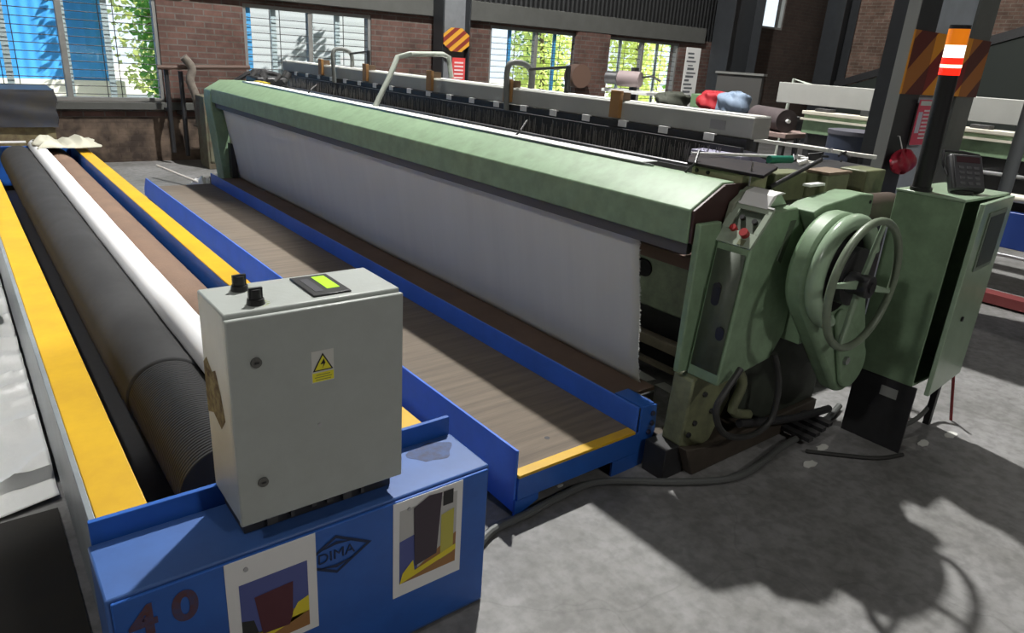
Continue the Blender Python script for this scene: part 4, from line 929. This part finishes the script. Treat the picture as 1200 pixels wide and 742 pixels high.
mt = finish('floor_surface', box(bmn(), -2.2, .085, 1.0, 2.74, .0008, .006), mat('dark_floor_tone', (.018, .017, .016), .8, nz=.4, nscale=4, dark=(.035, .03, .02))); tag(mt, 'dark sheet added to darken the floor left of the blue cabinet', 'mat')  # thin dark sheet added to darken the floor here
# tarp-covered box
bm = bmn(); rnd = random.Random(6)
tb = thing('covered_crate', (.1, 9.2, 0), 'dark crate wrapped in blue-black tarpaulin below the left window', 'crate')
def tarpf(u, v):
    a = u * 2 * math.pi; sx = .82; cxx = .12
    import math as _m
    c, s = math.cos(a), math.sin(a); q = max(abs(c), abs(s)); px = c / q * sx; py = s / q * .30
    w1 = .02 * math.sin(v * 14 + u * 40) + .015 * math.sin(u * 90 + v * 5)
    return (cxx + px * (1 + w1 * .6), 9.42 + py * (1 + w1), .68 + .38 * v)
bm = grid(bmn(), 96, 12, tarpf); quadp(bm, (-.70, 9.12, 1.055), (.94, 9.12, 1.05), (.94, 9.72, 1.07), (-.70, 9.72, 1.075)); finish('tarpaulin', bm, mat('blue_black_tarp', (.025, .032, .055), .45, nz=.8, nscale=5, dark=(.05, .045, .035)), tb)
finish('crate_body', box(bmn(), -.66, .90, 9.15, 9.69, .0, .68), mat('dirty_yellow_board', (.26, .22, .11), .85, nz=.9, nscale=6, dark=(.08, .05, .03)), tb)
cr = finish('white_sheet_edge', box(bmn(), -.6, .60, 8.93, 8.98, .545, .56), WHITEP, None); 
tag(cr, 'white strip lying across the far end of the batching machine at left', 'strip'); 
# wall pipes behind machine left
wp = thing('wall_pipe', (2.42, 10.7, 0), 'thin black vertical pipe on the wall just right of the far left window', 'pipe', 'black pipes on the back wall')
finish('pipe', tube(bmn(), [(2.42, 10.72, .15), (2.42, 10.72, 1.28)], .03, 10), BLACKM, wp)
finish('bracket', box(bmn(), 2.39, 2.45, 10.73, 10.99, .7, .74), BLACKM, wp)
dup(wp, (.18, 0, -.05), 'thin black vertical pipe on the wall, second right of the far left window')
hp = finish('horizontal_pipe', tube(bmn(), [(2.3, 10.66, 1.27), (3.0, 10.66, 1.30), (3.5, 10.60, 1.32)], .03, 10), mat('rusty_pipe', (.10, .06, .045), .6)); tag(hp, 'dark rusty pipe running level along the brick wall behind the machine end', 'pipe')
# air hose + white rag column
rgc = thing('hanging_rag', (2.75, 10.6, .5), 'long dirty white rag hanging on the pipe by the brick wall', 'rag')
bm = bmn(); tube(bm, [(2.62, 10.58, 1.42), (2.72, 10.58, 1.28), (2.68, 10.58, 1.12), (2.74, 10.58, .9), (2.76, 10.58, .6), (2.72, 10.58, .50)], .055, 12, 4); finish('rag_cloth', bm, mat('dirty_white_rag', (.22, .19, .16), .9, nz=.7, nscale=12), rgc)
vb = thing('valve_box', (3.0, 10.3, 0), 'grimy green utility cabinet standing at the wall behind the machine end', 'cabinet')
finish('cabinet_body', box(bmn(), 2.70, 3.12, 10.1, 10.5, .0, .95), mat('grimy_utility_green', (.16, .17, .11), .7, nz=.9, nscale=6, dark=(.09, .05, .035)), vb, .01)
finish('cabinet_door', box(bmn(), 2.73, 3.09, 10.085, 10.098, .1, .9), MC['grimy_utility_green'], vb, .005)
finish('cabinet_handle', box(bmn(), 2.76, 2.78, 10.07, 10.084, .45, .55), BLACKM, vb)
rag('floor_rag', 2.15, 2.65, 8.55, 9.05, .01, .16, WHITECLOTH, 'white rag heaped on the floor past the far end of the platform', 'rag', 11)
stk = finish('floor_stick', tube(bmn(), [(1.95, 9.6, .16), (2.35, 8.45, .03)], .014, 8), mat('pale_stick', (.6, .56, .5), .7)); tag(stk, 'pale thin stick leaning beside the white rag on the floor', 'stick')
sc_ = finish('floor_block', box(bmn(), 2.25, 2.33, 8.35, 8.43, .0, .2), BLACKM); tag(sc_, 'small black block standing beside the white floor rag', 'block')

# ================================================================== SECOND WEAVING MACHINE (right, beyond column)
l2 = thing('weaving_machine', (7.4, 2, 0), 'second green weaving machine standing behind the hazard-striped column', 'weaving machine')
LW = mat('pinkish_white_beam', (.60, .52, .50), .5, nz=.4, nscale=4, dark=(.35, .28, .27))
finish('rear_beam', box(bmn(), 7.55, 7.7, -3, 4.8, 1.40, 1.62), BEAMGREY, l2, .006)
finish('front_ledge', box(bmn(), 6.95, 7.15, -3, 4.10, 1.335, 1.37), mat('cream_ledge', (.70, .66, .55), .5, nz=.3), l2, .006)
finish('ledge_apron', box(bmn(), 6.97, 7.13, -3, 4.08, 1.15, 1.334), GREEN, l2, .004)
finish('ledge_strip', box(bmn(), 6.94, 6.97, -3, 4.10, 1.28, 1.30), mat('cream_ledge', (.7, .66, .55)), l2)
finish('body_girder', box(bmn(), 7.1, 7.5, -3, 4.1, .45, 1.149), BLACKM, l2, .01)
finish('chrome_rail', tube(bmn(), [(6.98, -3, 1.02), (6.98, 4.1, 1.02)], .018, 10), STEEL, l2)
finish('chrome_rail', tube(bmn(), [(6.9, -3, .86), (6.9, 4.1, .86)], .035, 12), mat('cream_roller', (.75, .72, .6), .4), l2)
finish('take_up_panel', box(bmn(), 6.85, 6.95, -3, 3.6, .45, .75), mat('deep_blue_panel', (.02, .05, .22), .4), l2, .006)
finish('lower_rail', tube(bmn(), [(6.8, -3, .40), (6.8, 3.6, .40)], .014, 10), STEEL, l2)
finish('red_floor_channel', box(bmn(), 6.62, 6.78, -3, 3.4, .02, .10), mat('maroon_channel', (.16, .03, .03), .6), l2)
for yy in (-2.5, .9, 3.2): finish('support_leg', box(bmn(), 7.0, 7.35, yy, yy + .2, 0, .449), DGREEN, l2, .01)
for yy in (3.58, 2.02): finish('lifting_handle', tube(bmn(), [(7.5, yy, 1.30), (7.47, yy, 1.66), (7.50, yy - .05, 1.71), (7.62, yy - .12, 1.71)], .022, 10, 3), GREYPIPE, l2)
bm = bmn(); rnd = random.Random(15)
for k in range(10): yy = -.5 + k * .48; finish('ledge_fitting', box(bmn(), 7.0, 7.10, yy, yy + rnd.uniform(.05, .2), 1.3705, 1.3705 + rnd.uniform(.02, .06)), mat('fitting_dark', (.05, .05, .05), .5), l2, .004)
bm.free()
# cloth bundles near it
def bundle(name, c, s, m, label, cat='bundle', seed=1):
    rnd = random.Random(seed); ph = [rnd.uniform(0, 6.28) for _ in range(4)]
    def fn(u, v):
        a = u * 2 * math.pi; b = (v - .5) * math.pi
        r = 1 + .10 * math.sin(3 * a + ph[0]) * math.cos(b) + .08 * math.sin(5 * b + 2 * a + ph[1]) + .05 * math.sin(9 * a + 4 * b + ph[2])
        return (c[0] + s[0] * r * math.cos(a) * abs(math.cos(b)) ** .6, c[1] + s[1] * r * math.sin(a) * abs(math.cos(b)) ** .6, max(c[2], c[2] + s[2] + s[2] * r * (1 if b > 0 else -1) * abs(math.sin(b)) ** .8))
    bm = grid(bmn(), 40, 24, fn); bmesh.ops.remove_doubles(bm, verts=bm.verts, dist=.002)
    return tag(finish(name, bm, m), label, cat)
DARKT = mat('dark_table_metal', (.05, .05, .05), .6)
def table(x0, x1, y0, y1, z, m, label):
    t = thing('bench', ((x0 + x1) / 2, (y0 + y1) / 2, 0), label, 'bench')
    finish('bench_top', box(bmn(), x0, x1, y0, y1, z - .05, z), m, t, .006)
    for x in (x0 + .03, x1 - .08):
        for y in (y0 + .03, y1 - .08): finish('leg', box(bmn(), x, x + .05, y, y + .05, 0, z - .0505), DARKT, t)
    return t
table(7.3, 8.8, 5.1, 6.5, 1.20, DARKT, 'dark bench carrying red and blue cloth bundles behind the rear beam')
bundle('cloth_bundle', (7.7, 5.75, 1.203), (.20, .20, .12), mat('red_cloth', (.42, .02, .03), .7), 'shiny red cloth bundle behind the near end of the grey rear beam', 'bundle', 3)
bundle('cloth_bundle', (7.55, 5.35, 1.203), (.20, .20, .13), mat('blue_grey_cloth', (.25, .33, .45), .7, nz=.5, nscale=8), 'pale blue cloth bundle right of the red one', 'bundle', 4)
o = finish('green_crate', box(bmn(), 8.1, 8.5, 6.1, 6.46, 1.203, 1.38), mat('green_crate', (.16, .26, .14), .6), None, .01); tag(o, 'pale green box left of the red cloth bundle', 'box')
cr2 = thing('roll_rack', (8.9, 5.6, 0), 'grey panelled rack standing behind the red and blue bundles', 'rack')
finish('rack_panel', box(bmn(), 9.0, 9.05, 6.0, 6.75, .0, 1.66), mat('rack_grey', (.06, .058, .055), .6), cr2)
finish('rack_rail', box(bmn(), 8.98, 9.07, 5.97, 6.78, 1.6605, 1.69), mat('rack_rail', (.16, .16, .15), .5), cr2)
table(6.9, 7.5, 4.2, 4.95, 1.12, mat('pinkish_board', (.28, .2, .18), .7), 'low bench with a pink-grey cloth roll beside the second weaving machine')
cr3 = thing('cloth_roll', (7.2, 4.6, 1.12), 'dark brownish roll of cloth on the low bench', 'cloth roll')
finish('wound_cloth', cyl(bmn(), (7.0, 4.28, 1.24), (7.35, 4.88, 1.24), .118, 32), mat('pinkish_cloth', (.09, .07, .072), .8, nz=.4), cr3)
finish('core', cyl(bmn(), (6.98, 4.24, 1.24), (7.37, 4.92, 1.24), .02, 12), WHITEP, cr3)
cr4 = thing('yarn_drum', (6.6, 3.0, 0), 'dark blue-grey cylinder standing between the column and second machine', 'drum')
finish('drum_body', cyl(bmn(), (6.35, 3.15, .02), (6.35, 3.15, 1.24), .26, 40), mat('dark_blue_drum', (.035, .045, .075), .5, nz=.4), cr4)
finish('drum_lid', cyl(bmn(), (6.35, 3.15, 1.2405), (6.35, 3.15, 1.275), .268, 40), mat('pale_lid', (.09, .09, .11), .6), cr4)
rf = finish('bent_floor_pipe', tube(bmn(), [(7.9, 4.6, 1.60), (8.0, 4.9, 1.66), (8.0, 5.0, 0)], .02, 8), GREYPIPE); tag(rf, 'pale bent pipe behind the second weaving machine', 'pipe')
# machine pieces by the fourth window
mm = thing('winding_head', (8.0, 7.3, 0), 'small round winding motor on a post seen against the fourth window', 'motor')
finish('post', box(bmn(), 7.97, 8.05, 7.42, 7.50, 0, 1.66), BLACKM, mm)
finish('motor_body', cyl(bmn(), (7.86, 7.62, 1.50), (7.98, 7.30, 1.50), .11, 24), mat('dusty_pink_grey', (.30, .24, .24), .5), mm, .01)
finish('motor_cap', cyl(bmn(), (7.855, 7.63, 1.50), (7.79, 7.80, 1.50), .09, 24), STEEL, mm)
finish('arm', tube(bmn(), [(8.0, 7.3, 1.53), (8.05, 7.15, 1.56), (8.1, 7.03, 1.50)], .015, 8), BLACKM, mm)
finish('stand_top', box(bmn(), 7.8, 8.3, 7.0, 7.9, 1.30, 1.345), WHITEP, mm, .004)
table(7.75, 8.4, 6.55, 6.95, 1.15, DARKT, 'dark bench carrying the dark cloth heap')
bundle('cloth_heap', (8.05, 6.73, 1.153), (.30, .17, .11), mat('dark_heap', (.06, .065, .05), .8), 'dark heap of cloth just left of the tall paper strip', 'cloth heap', 7)
dh = finish('wall_fan', cyl(bmn(), (9.9, 10.6, 1.42), (9.95, 10.9, 1.42), .22, 16), mat('rusty_fan', (.12, .07, .05), .7)); tag(dh, 'dark rusty round object on the wall between third and fourth windows', 'fan')
bp_ = finish('brick_pier', box(bmn(), 10.0, 10.84, 10.86, 10.995, 0, 2.23), BR, smooth=False); tag(bp_, 'narrow brick pier between the third and fourth windows', 'pier')
